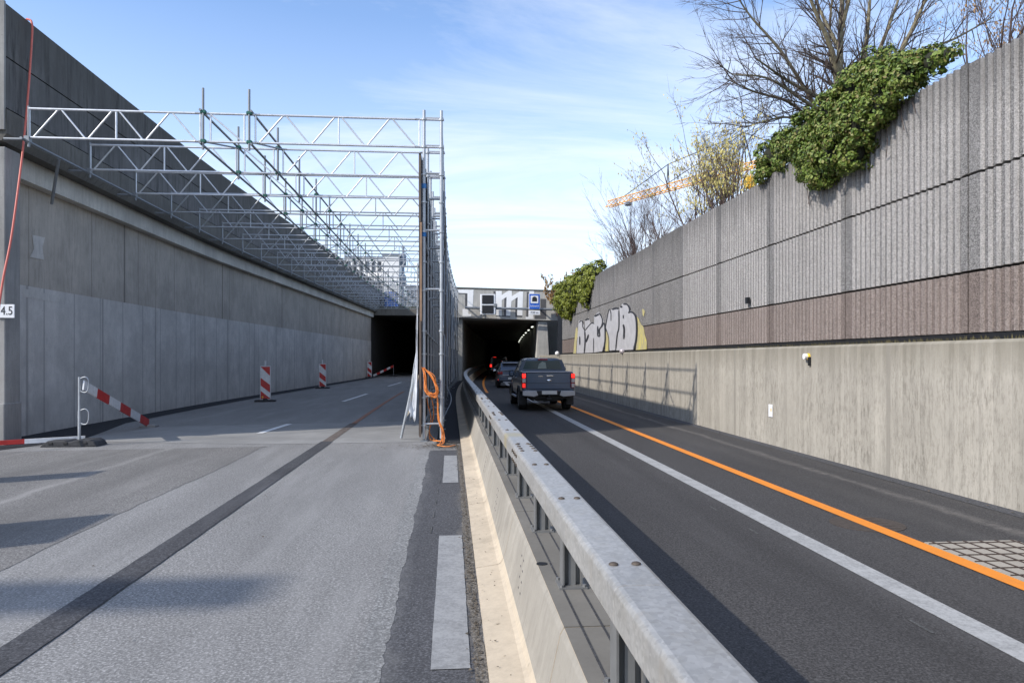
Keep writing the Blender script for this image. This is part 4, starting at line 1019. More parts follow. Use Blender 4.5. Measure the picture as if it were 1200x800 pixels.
tb = thing('barrier_board', a, 'red and white board lying low beside the rubber foot at the left edge', 'barrier board')
board('b', a, b, .09, .06, 4, 0, tb)
a2 = G(437.5, 441.5); a2.z = .12; b2 = G(461, 441); b2.z = 1.05
tb = thing('barrier_board', a2, 'red and white board propped on a short post at the left tunnel mouth', 'barrier board')
board('b', a2, b2, .2, .03, 6, 0, tb)
pz = thing('barrier_post', (b2.x, b2.y, 0), 'dark short post holding the far board at the left tunnel mouth', 'post')
MB().tube([(b2.x, b2.y + .06, 0), (b2.x, b2.y + .06, 1.15)], .035, 8).build('tube', M['galv_dk'], pz); MB().rbox((b2.x, b2.y + .05, .05), (.8, .4, .1), .03).build('rubber_foot', M['rubber'], pz)
# ------------------------------------------------------------------ unseen panels and mast left of the frame, added to cast road shadows
def add_shadow_panel(x, y0, y1, z0, z1, lab):
    t = thing('shadow_panel', (x, (y0 + y1) / 2, 0), lab, 'sign')
    MB().rbox((x, (y0 + y1) / 2, (z0 + z1) / 2), (.05, y1 - y0, z1 - z0), .02).build('panel', M['galv_dk'], t)
    for yy in (y0 + .2, y1 - .2): MB().tube([(x - .06, yy, 0), (x - .06, yy, z1)], .035, 8).build('post', M['galv_dk'], t)
add_shadow_panel(-9.2, 4.85, 6.2, 1.6, 4.3, 'large unseen grey panel on two posts, added to shade the left road')
add_shadow_panel(-11.2, 8.75, 9.4, 1.8, 4.6, 'narrow unseen grey panel on two posts, added to shade the left road')

lp = thing('shadow_mast', (-28.8, -6.6, 0), 'tall unseen grey mast with a long flat head, added to shade the road', 'lamp')
MB().tube([(-28.8, -6.6, 0), (-28.8, -6.6, 20)], [.14, .08], 10).build('mast', M['galv_dk'], lp)
MB().rbox((-27.5, -6.3, 20.0), (2.6, .75, .2), .06).build('mast_head', M['galv_dk'], lp)  # unseen head added to throw a soft shadow on the left road

# ------------------------------------------------------------------ vehicles
def wheel(root, x, y, r, wd, side):
    prof = [(-wd / 2, r * .62), (-wd / 2, r * .93), (-wd / 2 + .03, r), (wd / 2 - .03, r), (wd / 2, r * .93), (wd / 2, r * .62)]
    wl = MB().lathe((x, y, r), prof, 'x', 28).build('wheel', M['tyre'], root, local=True)
    sx_ = side
    rm = MB().lathe((x, y, r), [(sx_ * wd * .42, .0), (sx_ * wd * .42, r * .2), (sx_ * wd * .36, r * .5), (sx_ * wd * .5, r * .6), (sx_ * wd * .5, r * .66), (-sx_ * wd * .5, r * .66)], 'x', 28)
    rm.build('rim', M['rim'], wl, local=True); return wl
def loft(secs, cap=True):               # secs: list of (y, [(x,z)...]) half sections mirrored
    m = MB(); vs = []; n = None
    for y, half in secs:
        full = [(x, z) for x, z in half] + [(-x, z) for x, z in reversed(half)]
        n = len(full); vs += [(x, y, z) for x, z in full]
    fs = []
    for i in range(len(secs) - 1):
        for k in range(n): a = i * n + k; b = i * n + (k + 1) % n; fs.append((a, b, b + n, a + n))
    if cap: fs += [tuple(range(n)), tuple(range(len(vs) - 1, len(vs) - n - 1, -1))]
    m.add(vs, fs, False); return m
def body_obj(m, name, mat, root, bevel=.02):
    o = m.build(name, mat, root, local=True); b = o.modifiers.new('bevel', 'BEVEL'); b.width = bevel; b.segments = 3; b.limit_method = 'ANGLE'; b.angle_limit = R(25)
    for p in o.data.polygons: p.use_smooth = True
    wn_ = o.modifiers.new('wn', 'WEIGHTED_NORMAL'); return o
def glass_quad(root, pts, name='window', mat=None, th=.012):
    m = MB(); q = [Vector(p) for p in pts]; n_ = (q[1] - q[0]).cross(q[2] - q[0]).normalized() * th; n = len(q)
    m.add([p + n_ for p in q] + [p - n_ for p in q], [tuple(range(n)), tuple(range(2 * n - 1, n - 1, -1))] + [(k, (k + 1) % n, (k + 1) % n + n, k + n) for k in range(n)])
    return m.build(name, mat or M['glass'], root, local=True)
# pickup, local frame: y=0 rear, forward +y
pk = thing('pickup_truck', (3.33, 24.55, 0), 'dark blue grey double cab pickup driving towards the tunnel', 'pickup truck')
def sec(zb, zt, hw, top=.0): return [(0, zb), (hw - .1, zb), (hw - .02, zb + .12), (hw, zb + .42 * (zt - zb) / .9), (hw - .02, zt - .1), (hw - .07 - top, zt), (0, zt)]
body_obj(loft([(.04, sec(.62, 1.33, .89)), (.12, sec(.58, 1.35, .92)), (1.0, sec(.5, 1.36, .925)), (1.65, sec(.48, 1.36, .925))]), 'cargo_bed', M['car_navy'], pk)
body_obj(loft([(1.68, sec(.42, 1.33, .915)), (3.6, sec(.42, 1.22, .915)), (4.0, sec(.42, 1.17, .91)), (4.9, sec(.45, 1.08, .88)), (5.25, sec(.5, .98, .76))]), 'body', M['car_navy'], pk)
body_obj(loft([(1.62, [(0, 1.3), (.86, 1.3), (.80, 1.5), (.68, 1.74), (.58, 1.79), (0, 1.8)]), (2.2, [(0, 1.25), (.87, 1.25), (.81, 1.5), (.68, 1.77), (.56, 1.82), (0, 1.83)]), (3.0, [(0, 1.22), (.87, 1.22), (.81, 1.5), (.67, 1.76), (.55, 1.8), (0, 1.81)]), (3.95, [(0, 1.13), (.85, 1.13), (.82, 1.16), (.8, 1.19), (.7, 1.21), (0, 1.22)])]), 'cab', M['car_navy'], pk, .03)
# rear window, frame, seats glimpsed as light shapes
glass_quad(pk, [(-.72, 1.6, 1.42), (.72, 1.6, 1.42), (.6, 1.6, 1.72), (-.6, 1.6, 1.72)], 'rear_window')
glass_quad(pk, [(-.18, 1.582, 1.44), (.14, 1.582, 1.44), (.1, 1.582, 1.66), (-.02, 1.582, 1.69), (-.14, 1.582, 1.6)], 'seen_through_pane', M['skin'], .002)
for sx_ in (-1, 1):
    glass_quad(pk, [(sx_ * .848, 1.85, 1.36), (sx_ * .845, 2.65, 1.34), (sx_ * .715, 2.6, 1.71), (sx_ * .72, 1.98, 1.71)], 'side_window')
    glass_quad(pk, [(sx_ * .848, 2.74, 1.33), (sx_ * .85, 3.6, 1.27), (sx_ * .72, 3.02, 1.7), (sx_ * .718, 2.7, 1.71)], 'side_window')
    # rear pillars, strips in the body colour
    MB().add([(sx_ * .80, 1.58, 1.4), (sx_ * .87, 1.58, 1.38), (sx_ * .70, 1.58, 1.76), (sx_ * .63, 1.58, 1.76), (sx_ * .80, 1.62, 1.4), (sx_ * .87, 1.62, 1.38), (sx_ * .70, 1.62, 1.76), (sx_ * .63, 1.62, 1.76)], [(0, 1, 2, 3), (7, 6, 5, 4), (0, 4, 5, 1), (1, 5, 6, 2), (2, 6, 7, 3), (3, 7, 4, 0)]).build('rear_pillar', M['car_navy'], pk, local=True)
    # tail lamp
    x = sx_ * .845
    tl = MB().rbox((x, .06, 1.04), (.15, .14, .5), .03).build('tail_lamp', M['lens_red'], pk, local=True)
    MB().rbox((x, -.012, 1.215), (.12, .02, .13), .01).build('brake_light', M['lamp_red_hi'], tl, local=True)
    MB().rbox((x, -.012, 1.05), (.12, .02, .14), .01).build('reverse_light', M['lens_clr'], tl, local=True)
    MB().rbox((x, -.012, .88), (.11, .02, .13), .01).build('lower_light', M['lamp_red'] if sx_ < 0 else M['lens_clr'], tl, local=True)
    MB().prism([(sx_ * .9, .70), (sx_ * .42, .70), (sx_ * .36, .55), (sx_ * .5, .5), (sx_ * .9, .54)], .1, 'y', -.1).build('bumper_corner', M['silver'], pk, local=True, bevel=.015)
    MB().rbox((sx_ * .84, .62, .38), (.26, .03, .38), .01).build('mud_flap', M['rubber'], pk, local=True)
    MB().rbox((sx_ * 1.0, 3.2, 1.22), (.2, .12, .22), .05).build('mirror', M['car_navy'], pk, local=True)
    MB().rbox((sx_ * .93, 2.7, .42), (.12, 1.7, .06), .02).build('side_step', M['silver'], pk, local=True)
    for yy in (1.15, 4.35):
        wheel(pk, sx_ * .79, yy, .385, .27, sx_)
        MB().prism([(yy + .5 * cos(a), .385 + .48 * sin(a)) for a in [pi * k / 12 for k in range(13)]] + [(yy + .4 * cos(a), .385 + .4 * sin(a)) for a in [pi * k / 12 for k in range(12, -1, -1)]], .03 * sx_, 'x', sx_ * .918).build('wheel_arch', M['black'], pk, local=True)
    for yy in (1.72, 2.7): MB().rbox((sx_ * .922, yy + .72, 1.1), (.02, .2, .035), .008).build('door_handle', M['chrome'], pk, local=True)
tg = MB().rbox((0, .035, 1.04), (1.52, .07, .58), .02).build('tailgate', M['car_navy'], pk, local=True)
MB().rbox((0, -.005, .99), (1.48, .02, .06), .008).build('tailgate_crease', M['car_navy'], tg, local=True)
MB().rbox((0, .06, 1.345), (1.58, .16, .035), .012).build('top_cap', M['silver'], tg, local=True)
MB().rbox((.04, -.008, 1.215), (.25, .03, .05), .012).build('gate_handle', M['chrome'], tg, local=True)
m = MB(); m.lathe((0, 0, 0), [(0, .0), (0, .045), (.012, .04), (.014, 0)], 'x', 18)
m.v = [(.02 + b * 2.1, -.004 - a, 1.05 + c) for a, b, c in m.v]; m.build('emblem', M['chrome'], tg, local=True)
MB().rbox((-.27, -.002, 1.195), (.16, .008, .022), .003).build('model_badge', M['chrome'], tg, local=True)
MB().rbox((0, -.04, .62), (1.0, .1, .16), .02).build('bumper_centre', M['black'], pk, local=True)
np_ = MB().rbox((.02, -.1, .645), (.52, .02, .12), .005).build('number_plate', M['plate'], pk, local=True)
o = lettering('ZH 608 252', .1, (.02, -.112, .645), M['black'], np_, (.85, 1)); 
me = o.data
MB().rbox((0, 1.57, 1.765), (.36, .04, .05), .012).build('high_brake_light', M['lens_red'], pk, local=True)
MB().box((0, .25, .47), (1.3, .12, .1)).build('rear_crossbar', M['black'], pk, local=True)
m = MB().rbox((0, -.02, .44), (.16, .3, .07), .015); m.ball((0, -.16, .52), .035); m.cyl((0, -.16, .47), .018, .08, 'z', 8); m.ball((.0, .9, .42), .16, 12, 8, (1.3, 1, .9)); m.build('tow_hitch', M['black'], pk, local=True)
MB().tube([(-.48, .5, .38), (-.48, .0, .36)], .035, 10).build('exhaust', M['galv_dk'], pk, local=True)
MB().box((0, 2.7, .4), (1.0, 4.6, .14)).build('chassis', M['black'], pk, local=True)
# estate car ahead of it
su = thing('estate_car', (3.62 + bR(44) * .5, 43.8, 0), 'dark grey estate car with silver roof rails in front of the pickup', 'car', rz=-.03)
body_obj(loft([(.1, sec(.42, .9, .86)), (.22, sec(.34, 1.0, .905)), (1.4, sec(.3, 1.0, .915)), (3.3, sec(.3, .98, .91)), (4.2, sec(.34, .86, .87)), (4.6, sec(.4, .7, .74))]), 'body', M['car_dk'], su)
body_obj(loft([(.16, [(0, .9), (.84, .9), (.8, 1.02), (.72, 1.08), (.6, 1.1), (0, 1.11)]), (.62, [(0, .95), (.86, .95), (.8, 1.14), (.66, 1.5), (.54, 1.56), (0, 1.57)]), (1.6, [(0, .95), (.87, .95), (.8, 1.16), (.65, 1.57), (.52, 1.61), (0, 1.62)]), (2.6, [(0, .95), (.87, .95), (.8, 1.16), (.63, 1.53), (.5, 1.57), (0, 1.58)]), (3.5, [(0, .9), (.86, .9), (.84, .94), (.8, .97), (.7, .99), (0, 1.0)])]), 'cabin', M['car_dk'], su, .03)
glass_quad(su, [(-.68, .185, 1.06), (.68, .185, 1.06), (.56, .565, 1.46), (-.56, .565, 1.46)], 'rear_window')
MB().rbox((0, .5, 1.53), (1.2, .3, .03), .01).build('roof_spoiler', M['silver'], su, local=True)  # silver colour stands in for bright sky shine on the roof
for sx_ in (-1, 1):
    glass_quad(su, [(sx_ * .845, .8, 1.04), (sx_ * .85, 1.75, 1.04), (sx_ * .69, 1.7, 1.48), (sx_ * .68, .95, 1.45)], 'side_window'); glass_quad(su, [(sx_ * .85, 1.83, 1.04), (sx_ * .85, 2.95, 1.02), (sx_ * .7, 2.4, 1.46), (sx_ * .69, 1.8, 1.48)], 'side_window')
    MB().tube([(sx_ * .58, .7, 1.62), (sx_ * .56, 2.4, 1.63)], .022, 8).build('roof_rail', M['chrome'], su, local=True)
    tl = MB().rbox((sx_ * .74, .12, .92), (.3, .14, .17), .03).build('tail_lamp', M['lens_red'], su, local=True); MB().rbox((sx_ * .72, .045, .52), (.3, .02, .06), .008).build('reflector', M['lamp_red'], su, local=True)
    MB().rbox((sx_ * 1.0, 2.75, 1.05), (.2, .1, .15), .04).build('mirror', M['chrome'], su, local=True)
    for yy in (.95, 3.65): wheel(su, sx_ * .8, yy, .33, .23, sx_)
MB().rbox((0, .02, .52), (1.7, .12, .22), .05).build('bumper', M['car_dk'], su, local=True); MB().rbox((0, -.0, .37), (1.15, .1, .06), .015).build('diffuser', M['silver'], su, local=True); MB().rbox((0, .1, .8), (1.2, .04, .05), .012).build('chrome_strip', M['silver'], su, local=True)
MB().rbox((0, -.045, .6), (.52, .015, .11), .004).build('number_plate', M['plate'], su, local=True)
# third vehicle deep in the tunnel
vn = thing('dark_van', (5.1, 76.5, 0), 'dark van with red tail lamps ahead inside the tunnel', 'van', rz=-.07)
body_obj(loft([(.02, [(0, .4), (.9, .4), (.94, .6), (.94, 1.1), (.86, 1.85), (.76, 2.0), (0, 2.02)]), (.2, [(0, .35), (.92, .35), (.96, .6), (.96, 1.1), (.88, 1.88), (.78, 2.03), (0, 2.05)]), (3.4, [(0, .35), (.92, .35), (.96, .6), (.96, 1.1), (.86, 1.86), (.74, 2.0), (0, 2.02)]), (4.4, [(0, .35), (.92, .35), (.94, .6), (.93, .95), (.88, 1.08), (.78, 1.1), (0, 1.12)]), (5.0, [(0, .4), (.8, .4), (.82, .6), (.8, .85), (.76, .9), (.6, .92), (0, .94)])]), 'body', M['car_blk'], vn)
glass_quad(vn, [(-.74, -.005, 1.25), (.74, -.005, 1.25), (.66, .0, 1.8), (-.66, .0, 1.8)], 'rear_window', M['black'])
for sx_ in (-1, 1):
    MB().rbox((sx_ * .86, -.01, 1.05), (.2, .08, .26), .03).build('tail_lamp', M['lamp_red_hi'], vn, local=True)
    for yy in (.9, 4.1): wheel(vn, sx_ * .82, yy, .33, .22, sx_)
MB().rbox((-.45, .0, 1.95), (.3, .05, .06), .01).build('high_brake_light', M['lamp_red'], vn, local=True); MB().rbox((0, -.04, .5), (1.8, .12, .2), .04).build('bumper', M['black'], vn, local=True)

# ------------------------------------------------------------------ ivy, hedge, trees
def leafy(blobs, n, size, rng, droop=.0):
    m = MB(); tot = sum(b[3] * b[4] * b[5] for b in blobs) ; vs = []; fs = []
    wts = [(b[3] * b[4] * b[5]) ** .75 for b in blobs]; tw = sum(wts)
    for b, w_ in zip(blobs, wts):
        def sph():
            while True:
                d = Vector((rng.gauss(0, 1), rng.gauss(0, 1), rng.gauss(0, 1)))
                if d.length > .1: return d.normalized()
        nl = int(n * w_ / tw); per = 55; cs = size * 4.0
        for _c in range(max(3, nl // per)):
            d = sph(); r = rng.uniform(.72, 1.0); q = Vector((b[0] + d.x * r * b[3], b[1] + d.y * r * b[4], b[2] + d.z * r * b[5])); cr_ = cs * rng.uniform(.7, 1.3); ssz = size * rng.uniform(.8, 1.2)
            for _ in range(per):
                d2 = (sph() + d * .55).normalized(); p = q + Vector((d2.x, d2.y, d2.z * .8)) * cr_ * rng.uniform(.55, 1.05)
                nrm = (d2 * .8 + d * .3 + Vector((rng.gauss(0, .35), rng.gauss(0, .35), rng.gauss(.15, .35)))).normalized()
                t_ = nrm.cross(sph()).normalized(); bt = nrm.cross(t_); s = ssz * rng.choice((.6, .8, 1.0, 1.0, 1.25))
                o = len(vs); vs += [p - t_ * s, p - t_ * .15 * s + bt * s * .7 + nrm * .12 * s, p + t_ * s * 1.1 - nrm * .15 * s, p - t_ * .15 * s - bt * s * .7 + nrm * .12 * s]
                fs.append((o, o + 1, o + 2, o + 3))
    return m.add(vs, fs)
rng = random.Random(3)
iv = thing('ivy_bush', (6.9, 13, 5.7), 'big glossy green ivy bush spilling over the noise barrier top', 'ivy')
def ivb(u, v, r, X=6.75, rx=None, ry=None): q = WX(u, v, X); return (q.x, q.y, q.z, rx or r * .75, ry or r, r)
blobs = [ivb(903, 185, .36, 6.85), ivb(922, 176, .42, 6.85), ivb(946, 162, .5, 6.8), ivb(955, 188, .42, 6.68), ivb(976, 140, .52, 6.8), ivb(982, 172, .5, 6.62), ivb(1004, 112, .5, 6.85), ivb(1008, 145, .46, 6.62), ivb(1030, 86, .4, 6.85), ivb(1045, 100, .36, 6.65), ivb(1068, 80, .28, 6.8), ivb(1002, 178, .3, 6.6), ivb(1090, 72, .2, 6.85), ivb(962, 205, .28, 6.62), ivb(1030, 125, .32, 6.62), ivb(895, 200, .26, 6.75), ivb(1112, 62, .13, 6.85), ivb(990, 160, .4, 6.75), ivb(1060, 92, .25, 6.65)]
leafy(blobs, 56000, .031, rng).build('leaves', M['ivy'], iv, fix=False)
M['core_shade'] = simple('dark inner bush shade', (.02, .022, .012), .95, 0, .4, 12, .5)  # near-black solid cores paint the shade among twigs and leaf clumps
for b in blobs: MB().ball(b[:3], 1, 10, 7, (b[3] * .62, b[4] * .62, b[5] * .62)).build('shade_core', M['core_shade'], iv)
for k in range(9):
    m = MB(); b = rng.choice(blobs[2:13]); y_ = b[1] + rng.uniform(-.5, .5); z_ = b[2] - b[5] * .5
    m.tube(smooth_path([(XN - .03, y_, z_), (XN - .05, y_ + rng.uniform(-.1, .1), z_ - .25), (XN - .03, y_ + rng.uniform(-.15, .15), z_ - rng.uniform(.35, .6))], 3), .006, 5)
    m.build('hanging_stem', M['bark_dk'], iv)
hb = thing('hedge_bush', (6.9, 38, 5.7), 'yellow green rounded bush on the far end of the noise barrier', 'bush')
blobs = [ivb(700, 325, .8, 7.1), ivb(688, 333, 1.0, 7.05), ivb(676, 343, 1.1, 7.0), ivb(665, 351, 1.05, 7.0), ivb(660, 343, .8, 7.2), ivb(668, 359, .7, 6.8), ivb(690, 345, .65, 6.8), ivb(657, 351, .6, 7.1)]
leafy(blobs, 26000, .055, rng).build('leaves', M['hedge'], hb, fix=False)
for b in blobs: MB().ball(b[:3], 1, 10, 7, (b[3] * .62, b[4] * .62, b[5] * .62)).build('shade_core', M['core_shade'], hb)

class Tree:
    def __init__(s, rng): s.rng = rng; s.w = MB(); s.tw = MB(); s.tips = []
    def grow(s, p, d, ln, r, depth, gn=.12, up=.05, kids=(3, 5), shrink=.62, spread=.75, twig_r=.01, maxd=5):
        rng = s.rng; n = 5 if depth < 3 else 3; pts = [p]; rs = [r]; dd = d.normalized(); q = Vector(p)
        endr = r * (.45 if depth < maxd else .3)
        for i in range(n):
            dd = (dd + Vector((rng.gauss(0, gn), rng.gauss(0, gn), rng.gauss(0, gn) + up))).normalized(); q = q + dd * ln / n; pts.append(q.copy()); rs.append(r + (endr - r) * (i + 1) / n)
        (s.w if depth < 2 else s.tw).tube(pts, rs, 7 if depth < 2 else (5 if depth < 3 else 3), False)
        if depth >= maxd: s.tips.append((pts[-1], dd.copy())); s.tips.append((pts[-2], dd.copy())); return
        nk = rng.randint(*kids)
        for k in range(nk + 1):
            t_ = 1.0 if k == nk else rng.uniform(.3, .97); f = t_ * n; i = min(int(f), n - 1); a = pts[i].lerp(pts[i + 1], f - i); ra = rs[i] + (rs[i + 1] - rs[i]) * (f - i)
            ax = Vector((rng.gauss(0, 1), rng.gauss(0, 1), rng.gauss(0, 1))); ax = (ax - dd * ax.dot(dd)).normalized()
            base = (pts[i + 1] - pts[i]).normalized(); sp = spread * (.35 if k == nk else rng.uniform(.6, 1.15)); nd = base * cos(sp) + ax * sin(sp)
            s.grow(a, nd, ln * shrink * rng.uniform(.7, 1.15) * (1 if k == nk else 1 - .35 * (t_ - .3)), max(ra * (.85 if k == nk else rng.uniform(.45, .65)), twig_r * .45), depth + 1, gn, up, kids, shrink, spread, twig_r, maxd)
rng = random.Random(11)
tp = WY(985, 110, 22); tp.z = 5.2
tr = thing('bare_tree', tp, 'large bare leafless tree spreading over the ivy behind the noise barrier', 'tree')
T = Tree(rng)
def lim(u, v, Y): return WY(u, v, Y)
root = Vector(tp)
limbs = [([(985, 150, 22), (984, 70, 22), (990, -60, 22)], .15), ([(983, 100, 22), (975, 60, 21.6), (952, 5, 21.2), (935, -45, 21)], .09), ([(980, 130, 21.8), (955, 112, 21.2), (925, 96, 20.6), (885, 68, 20)], .075), ([(978, 140, 21.8), (945, 120, 21), (900, 92, 20.4), (858, 88, 20)], .06),
         ([(990, 130, 22.2), (1012, 70, 22.6), (1022, -30, 23)], .11), ([(995, 130, 22), (1030, 60, 22), (1060, -20, 22)], .095), ([(1000, 140, 22), (1050, 70, 21.6), (1080, 10, 21.4), (1100, -40, 21)], .085), ([(1005, 150, 22), (1070, 70, 22), (1120, 45, 22), (1165, 20, 22)], .06), ([(982, 105, 21.9), (972, 50, 22.4), (978, -30, 22.8)], .07), ([(960, 150, 21.9), (925, 120, 21.5), (885, 108, 21), (850, 92, 20.5)], .05), ([(985, 60, 22), (960, 10, 22.5), (945, -40, 23)], .055), ([(955, 170, 22), (930, 140, 21.6), (905, 140, 21.2), (872, 150, 21)], .045), ([(985, 40, 22), (1000, -20, 21.5), (1010, -60, 21)], .06), ([(950, 115, 21.3), (915, 60, 21), (880, 20, 20.8), (860, -10, 20.6)], .05)]
T.w.tube([root, root + Vector((0, 0, 1.2)), lim(985, 110, 22)], [.3, .24, .2], 10, False)
for pts, r in limbs:
    P = smooth_path([lim(*q) for q in pts], 4); n = len(P)
    r *= 1.15; rs = [r * (1 - .75 * i / (n - 1)) for i in range(n)]; T.w.tube(P, rs, 8, False)
    if pts[0][1] > 105: T.w.tube([lim(985, 190, 22), P[0]], [r * 1.15, r], 7, False)
    for i in range(1, n):
        for _ in range(2):
            d = (P[i] - P[i - 1]).normalized(); ax = Vector((rng.gauss(0, 1), rng.gauss(0, .7), rng.gauss(.25, 1))).normalized(); nd = (d * .75 + ax * .7).normalized()
            T.grow(P[i].lerp(P[i - 1], rng.random()), nd, rng.uniform(.75, 1.45), max(rs[i] * .42, .016), 2, .08, .015, (3, 4), .6, .62, .013, 4)
T.w.build('trunk', M['bark'], tr, fix=False); T.tw.build('crown', M['bark_dk'], tr, fix=False)
# bare shrub
def shrub(name, u, v0, X, h, wd, nst, lab, cat, mats, seed, maxd=4, leaf=None, lsz=.05, twr=.009, nleaf=2):
    rg = random.Random(seed); q = WX(u, v0, X); q.z = 5.2; t = thing(name, q, lab, cat); T = Tree(rg)
    for k in range(nst):
        a = rg.uniform(0, 2 * pi); tilt = rg.uniform(.05, 1) * wd; d = Vector((cos(a) * tilt, sin(a) * tilt, 1)).normalized()
        T.grow(q + Vector((cos(a) * .25, sin(a) * .25, 0)), d, h * rg.uniform(.5, .72), rg.uniform(.025, .04), 1, .08, .02, (3, 5), .55, .5, twr, maxd)
    T.w.v and T.w.build('stems', mats[0], t, fix=False); T.tw.v and T.tw.build('branches', mats[0], t, fix=False)
    if leaf:
        m = MB(); vs = []; fs = []
        for (p, d) in T.tips:
            for _ in range(nleaf):
                if rg.random() < .25: continue
                c = p + Vector((rg.gauss(0, .06), rg.gauss(0, .06), rg.gauss(0, .06))); dn = Vector((rg.gauss(0, .25), rg.gauss(0, .25), -1)).normalized(); sd_ = dn.cross(Vector((rg.gauss(0, 1), rg.gauss(0, 1), .2))).normalized() * lsz * .28; o = len(vs)
                vs += [c, c + dn * lsz * .5 + sd_, c + dn * lsz, c + dn * lsz * .5 - sd_]; fs.append((o, o + 1, o + 2, o + 3))
        m.add(vs, fs).build('catkins' if cat == 'hazel' else 'leaves', leaf, t, fix=False)
    return t
shrub('bare_shrub', 752, 300, 9.2, 4.6, .6, 22, 'bare purple brown shrub behind the noise barrier below the crane jib', 'shrub', [M['twig']], 5)
shrub('bare_shrub', 735, 310, 9.6, 3.4, 1.0, 14, 'low bare shrub left of the taller shrubs behind the noise barrier', 'shrub', [M['twig']], 15)
shrub('bare_shrub', 785, 290, 9.0, 3.6, .5, 13, 'bare shrub between the low shrub and the yellow catkin hazel', 'shrub', [M['twig']], 25)
shrub('hazel_shrub', 828, 260, 8.9, 4.7, .45, 14, 'hazel shrub full of yellow catkins behind the noise barrier', 'hazel', [M['twig']], 6, 4, M['catkin'], .085, .01, 1)
shrub('hazel_shrub', 862, 250, 8.9, 3.4, .4, 9, 'smaller yellow catkin hazel touching the left side of the ivy', 'hazel', [M['twig']], 16, 4, M['catkin'], .085, .01, 1)
shrub('bare_shrub', 1165, 40, 9.5, 3.5, .6, 8, 'reddish bare shrub above the noise barrier at the right edge', 'shrub', [M['twig']], 31, 4, M['russet'], .05, .008, 1)
shrub('russet_shrub', 655, 350, 8.6, 3.0, .55, 10, 'russet leaved shrub between the portal and the rounded bush', 'shrub', [M['twig']], 8, 3, M['russet'], .22, .012, 4)
q = WY(629, 336, 84); q.z = 6.95
t = thing('distant_tree', q, 'small bare tree crown rising above the portal beam', 'tree'); T = Tree(random.Random(21))
T.grow(q, Vector((0, 0, 1)), 1.2, .1, 1, .05, 0, (4, 6), .8, .95, .03, 4); T.w.build('trunk', M['bark_dk'], t, fix=False); T.tw.build('crown', M['bark_dk'], t, fix=False)

# ------------------------------------------------------------------ tower crane far behind
JZ = 37.0
ja = WY(712, 243, 169); jz = ja.z
sB = (HZ - 199) / (jz - CH); zcB = F / sB; XB = (872 - VPX) / sB * CT; jb = Vector((XB, (zcB - XB * ST) / CT, jz))
cr = thing('tower_crane', (jb.x, jb.y, 0), 'orange tower crane with tied jib far behind the right shrubs', 'crane')
jd = (jb - ja); JL = jd.length; jd.normalize(); js_ = Vector((jd.y, -jd.x, 0))
def lattice(p, q, wd, ht, n, r, mat, name):
    m = MB(); d = (q - p).normalized(); sd_ = d.cross(Vector((0, 0, 1)))
    if sd_.length < .1: sd_ = Vector((1, 0, 0)); up = Vector((0, 1, 0))
    else: sd_.normalize(); up = Vector((0, 0, 1))
    c = [(-wd / 2, 0), (wd / 2, 0), (0, ht)] if name != 'mast' else [(-wd / 2, -wd / 2), (wd / 2, -wd / 2), (wd / 2, wd / 2), (-wd / 2, wd / 2)]
    for a, b in c: m.tube([p + sd_ * a + up * b, q + sd_ * a + up * b], r, 5)
    for i in range(n):
        for k in range(len(c)):
            a, b = c[k], c[(k + 1) % len(c)]; P0 = p.lerp(q, i / n); P1 = p.lerp(q, (i + 1) / n)
            m.tube([P0 + sd_ * a[0] + up * a[1], P1 + sd_ * b[0] + up * b[1]], r * .6, 4)
    return m.build(name, mat, cr)
lattice(ja, jb, 1.3, 1.45, 26, .12, M['crane'], 'jib')
lattice(Vector((jb.x, jb.y, 0)), Vector((jb.x, jb.y, jz)), 1.8, 1.8, 18, .075, M['crane'], 'mast')
cj = jb + jd * 13; lattice(jb, cj, 1.2, 1.1, 8, .12, M['crane'], 'counter_jib')
MB().rbox(cj - jd * 1.5 + Vector((0, 0, -1)), (2, 2.4, 2.4), .1).build('counterweight', M['bgrey'], cr)
apx = jb + Vector((0, 0, 7.0)); MB().tube([jb + js_ * .6, apx], .13, 5).tube([jb - js_ * .6, apx], .13, 5).tube([jb + jd * 2, apx], .13, 5).build('apex_frame', M['steel_dk'], cr)
j2 = jb + (ja - jb) * ((872 - 797) / (872 - 712) * 1.07); mt = j2 + Vector((0, 0, 5.6)); MB().tube([j2 + js_ * .4, mt], .12, 5).tube([j2 - js_ * .4, mt], .12, 5).build('jib_strut', M['steel_dk'], cr)
j3 = jb + (ja - jb) * .86 + Vector((0, 0, 1.4)); MB().tube([j3, mt], .09, 5).tube([mt, apx], .09, 5).tube([apx, cj], .09, 5).tube([jb + (ja - jb) * .52 + Vector((0, 0, 1.4)), apx], .08, 5).build('tie_rope', M['steel_dk'], cr)
MB().rbox(jb + Vector((0, 0, -2.2)) - js_ * 1.6, (1.8, 1.8, 2.2), .15).build('cab', M['crane_y'], cr); MB().rbox(jb + (ja - jb) * .22 + Vector((0, 0, .9)) , (.3, 3.4, 1.6), .05).build('sign_board', M['bblue'], cr)
MB().rbox(jb + (ja - jb) * .82 + Vector((0, 0, -.5)), (1.3, 1.6, .7), .1).build('trolley', M['bgrey'], cr)

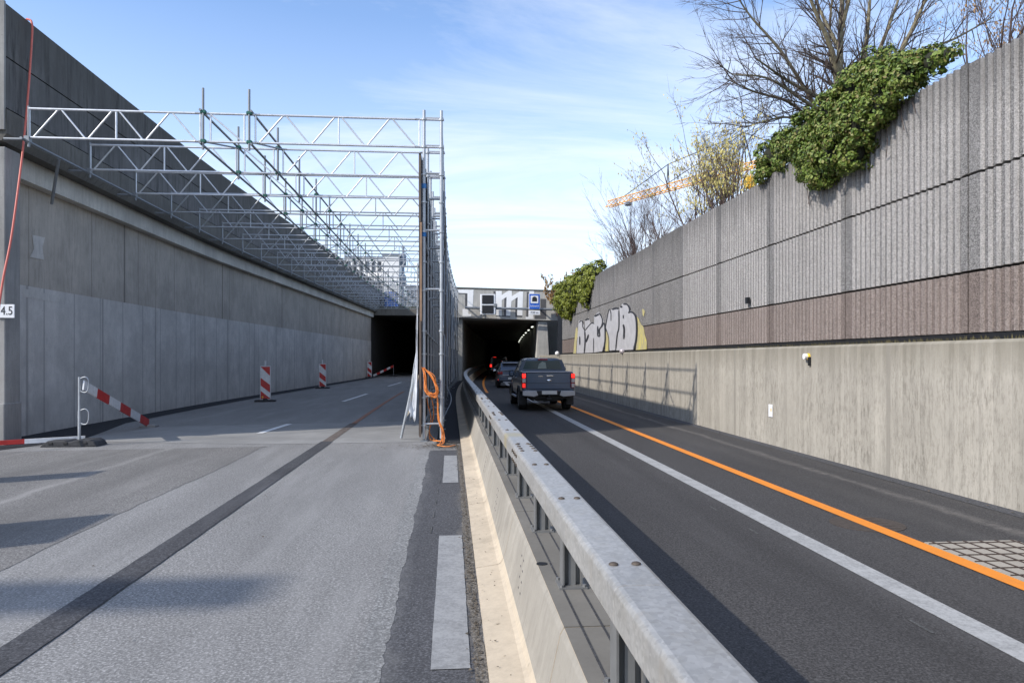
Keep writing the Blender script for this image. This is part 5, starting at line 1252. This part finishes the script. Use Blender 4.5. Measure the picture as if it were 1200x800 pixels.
# ------------------------------------------------------------------ buildings beyond the tunnel
def building(x0, x1, y0, y1, z0, z1, mat, lab, rows, cols, name='apartment_block'):
    t = thing(name, ((x0 + x1) / 2, y0, z0), lab, 'building')
    MB().box(((x0 + x1) / 2, (y0 + y1) / 2, (z0 + z1) / 2), (x1 - x0, y1 - y0, z1 - z0)).build('wall', mat, t)
    MB().box(((x0 + x1) / 2, (y0 + y1) / 2, z1 + .15), (x1 - x0 + .5, y1 - y0 + .5, .3)).build('roof', M['bgrey'], t)
    dz, dx = (z1 - z0) / rows, (x1 - x0) / max(cols, 1)
    for r in range(rows):
        for c in range(cols):
            MB().box((x0 + dx * (c + .5), y0 - .02, z0 + dz * (r + .55)), (dx * .55, .1, dz * .5)).build('window', M['window'], t)
            if r: MB().box((x0 + dx * (c + .5), y0 - .4, z0 + dz * (r + .05)), (dx * .75, .8, .18)).build('balcony', M['bwhite'], t)
    return t
def bx_(u, Y): return WY(u, 400, Y).x
def bz_(v, Y): return WY(450, v, Y).z
b1 = building(bx_(449, 150), bx_(467.5, 150), 150, 164, 6.9, bz_(299, 150), M['bwhite'], 'white plain apartment tower seen through the scaffold girders', 5, 0)
tq = (bx_(471.5, 149)); m = MB()
for k in range(4): m.lathe((tq, 151.5, 8.2 + k * 4.2), [(0, .2), (.3, .62), (2.2, .66), (2.6, .3), (4.1, .25)], 'z', 14)
tag(m.build('stair_tower', M['bgrey']), 'grey blue round stair tower right of the white apartment tower', 'building')
building(bx_(405, 158), bx_(448.5, 158), 158, 172, 6.9, bz_(302, 158), M['bwhite'], 'pale balconied block left of the white tower', 4, 6)
building(bx_(476, 168), bx_(500, 168), 168, 180, 6.9, bz_(336, 168), M['bwhite'], 'low pale block right of the round stair tower', 3, 5)
building(bx_(380, 128), bx_(434, 128), 128, 136, 6.9, bz_(331, 128), M['bdark'], 'dark blue low block behind the left wall parapet', 3, 7)
t = thing('tarpaulin_cover', (-6.0, 73.8, 6.75), 'bright blue tarpaulin covered stack above the left tunnel mouth', 'tarpaulin')
MB().rbox((-5.95, 73.9, 7.65), (1.3, 1.5, 1.75), .15).build('cover', M['bblue'], t, bevel=.08)
for k in range(2): MB().tube([(-6.3 + k * .7, 73.13, 6.8), (-6.3 + k * .7, 73.13, 8.5)], .025, 6).build('rope', M['bwhite'], t)
for o in list(bpy.data.objects):
    if '_org' in o: del o['_org']
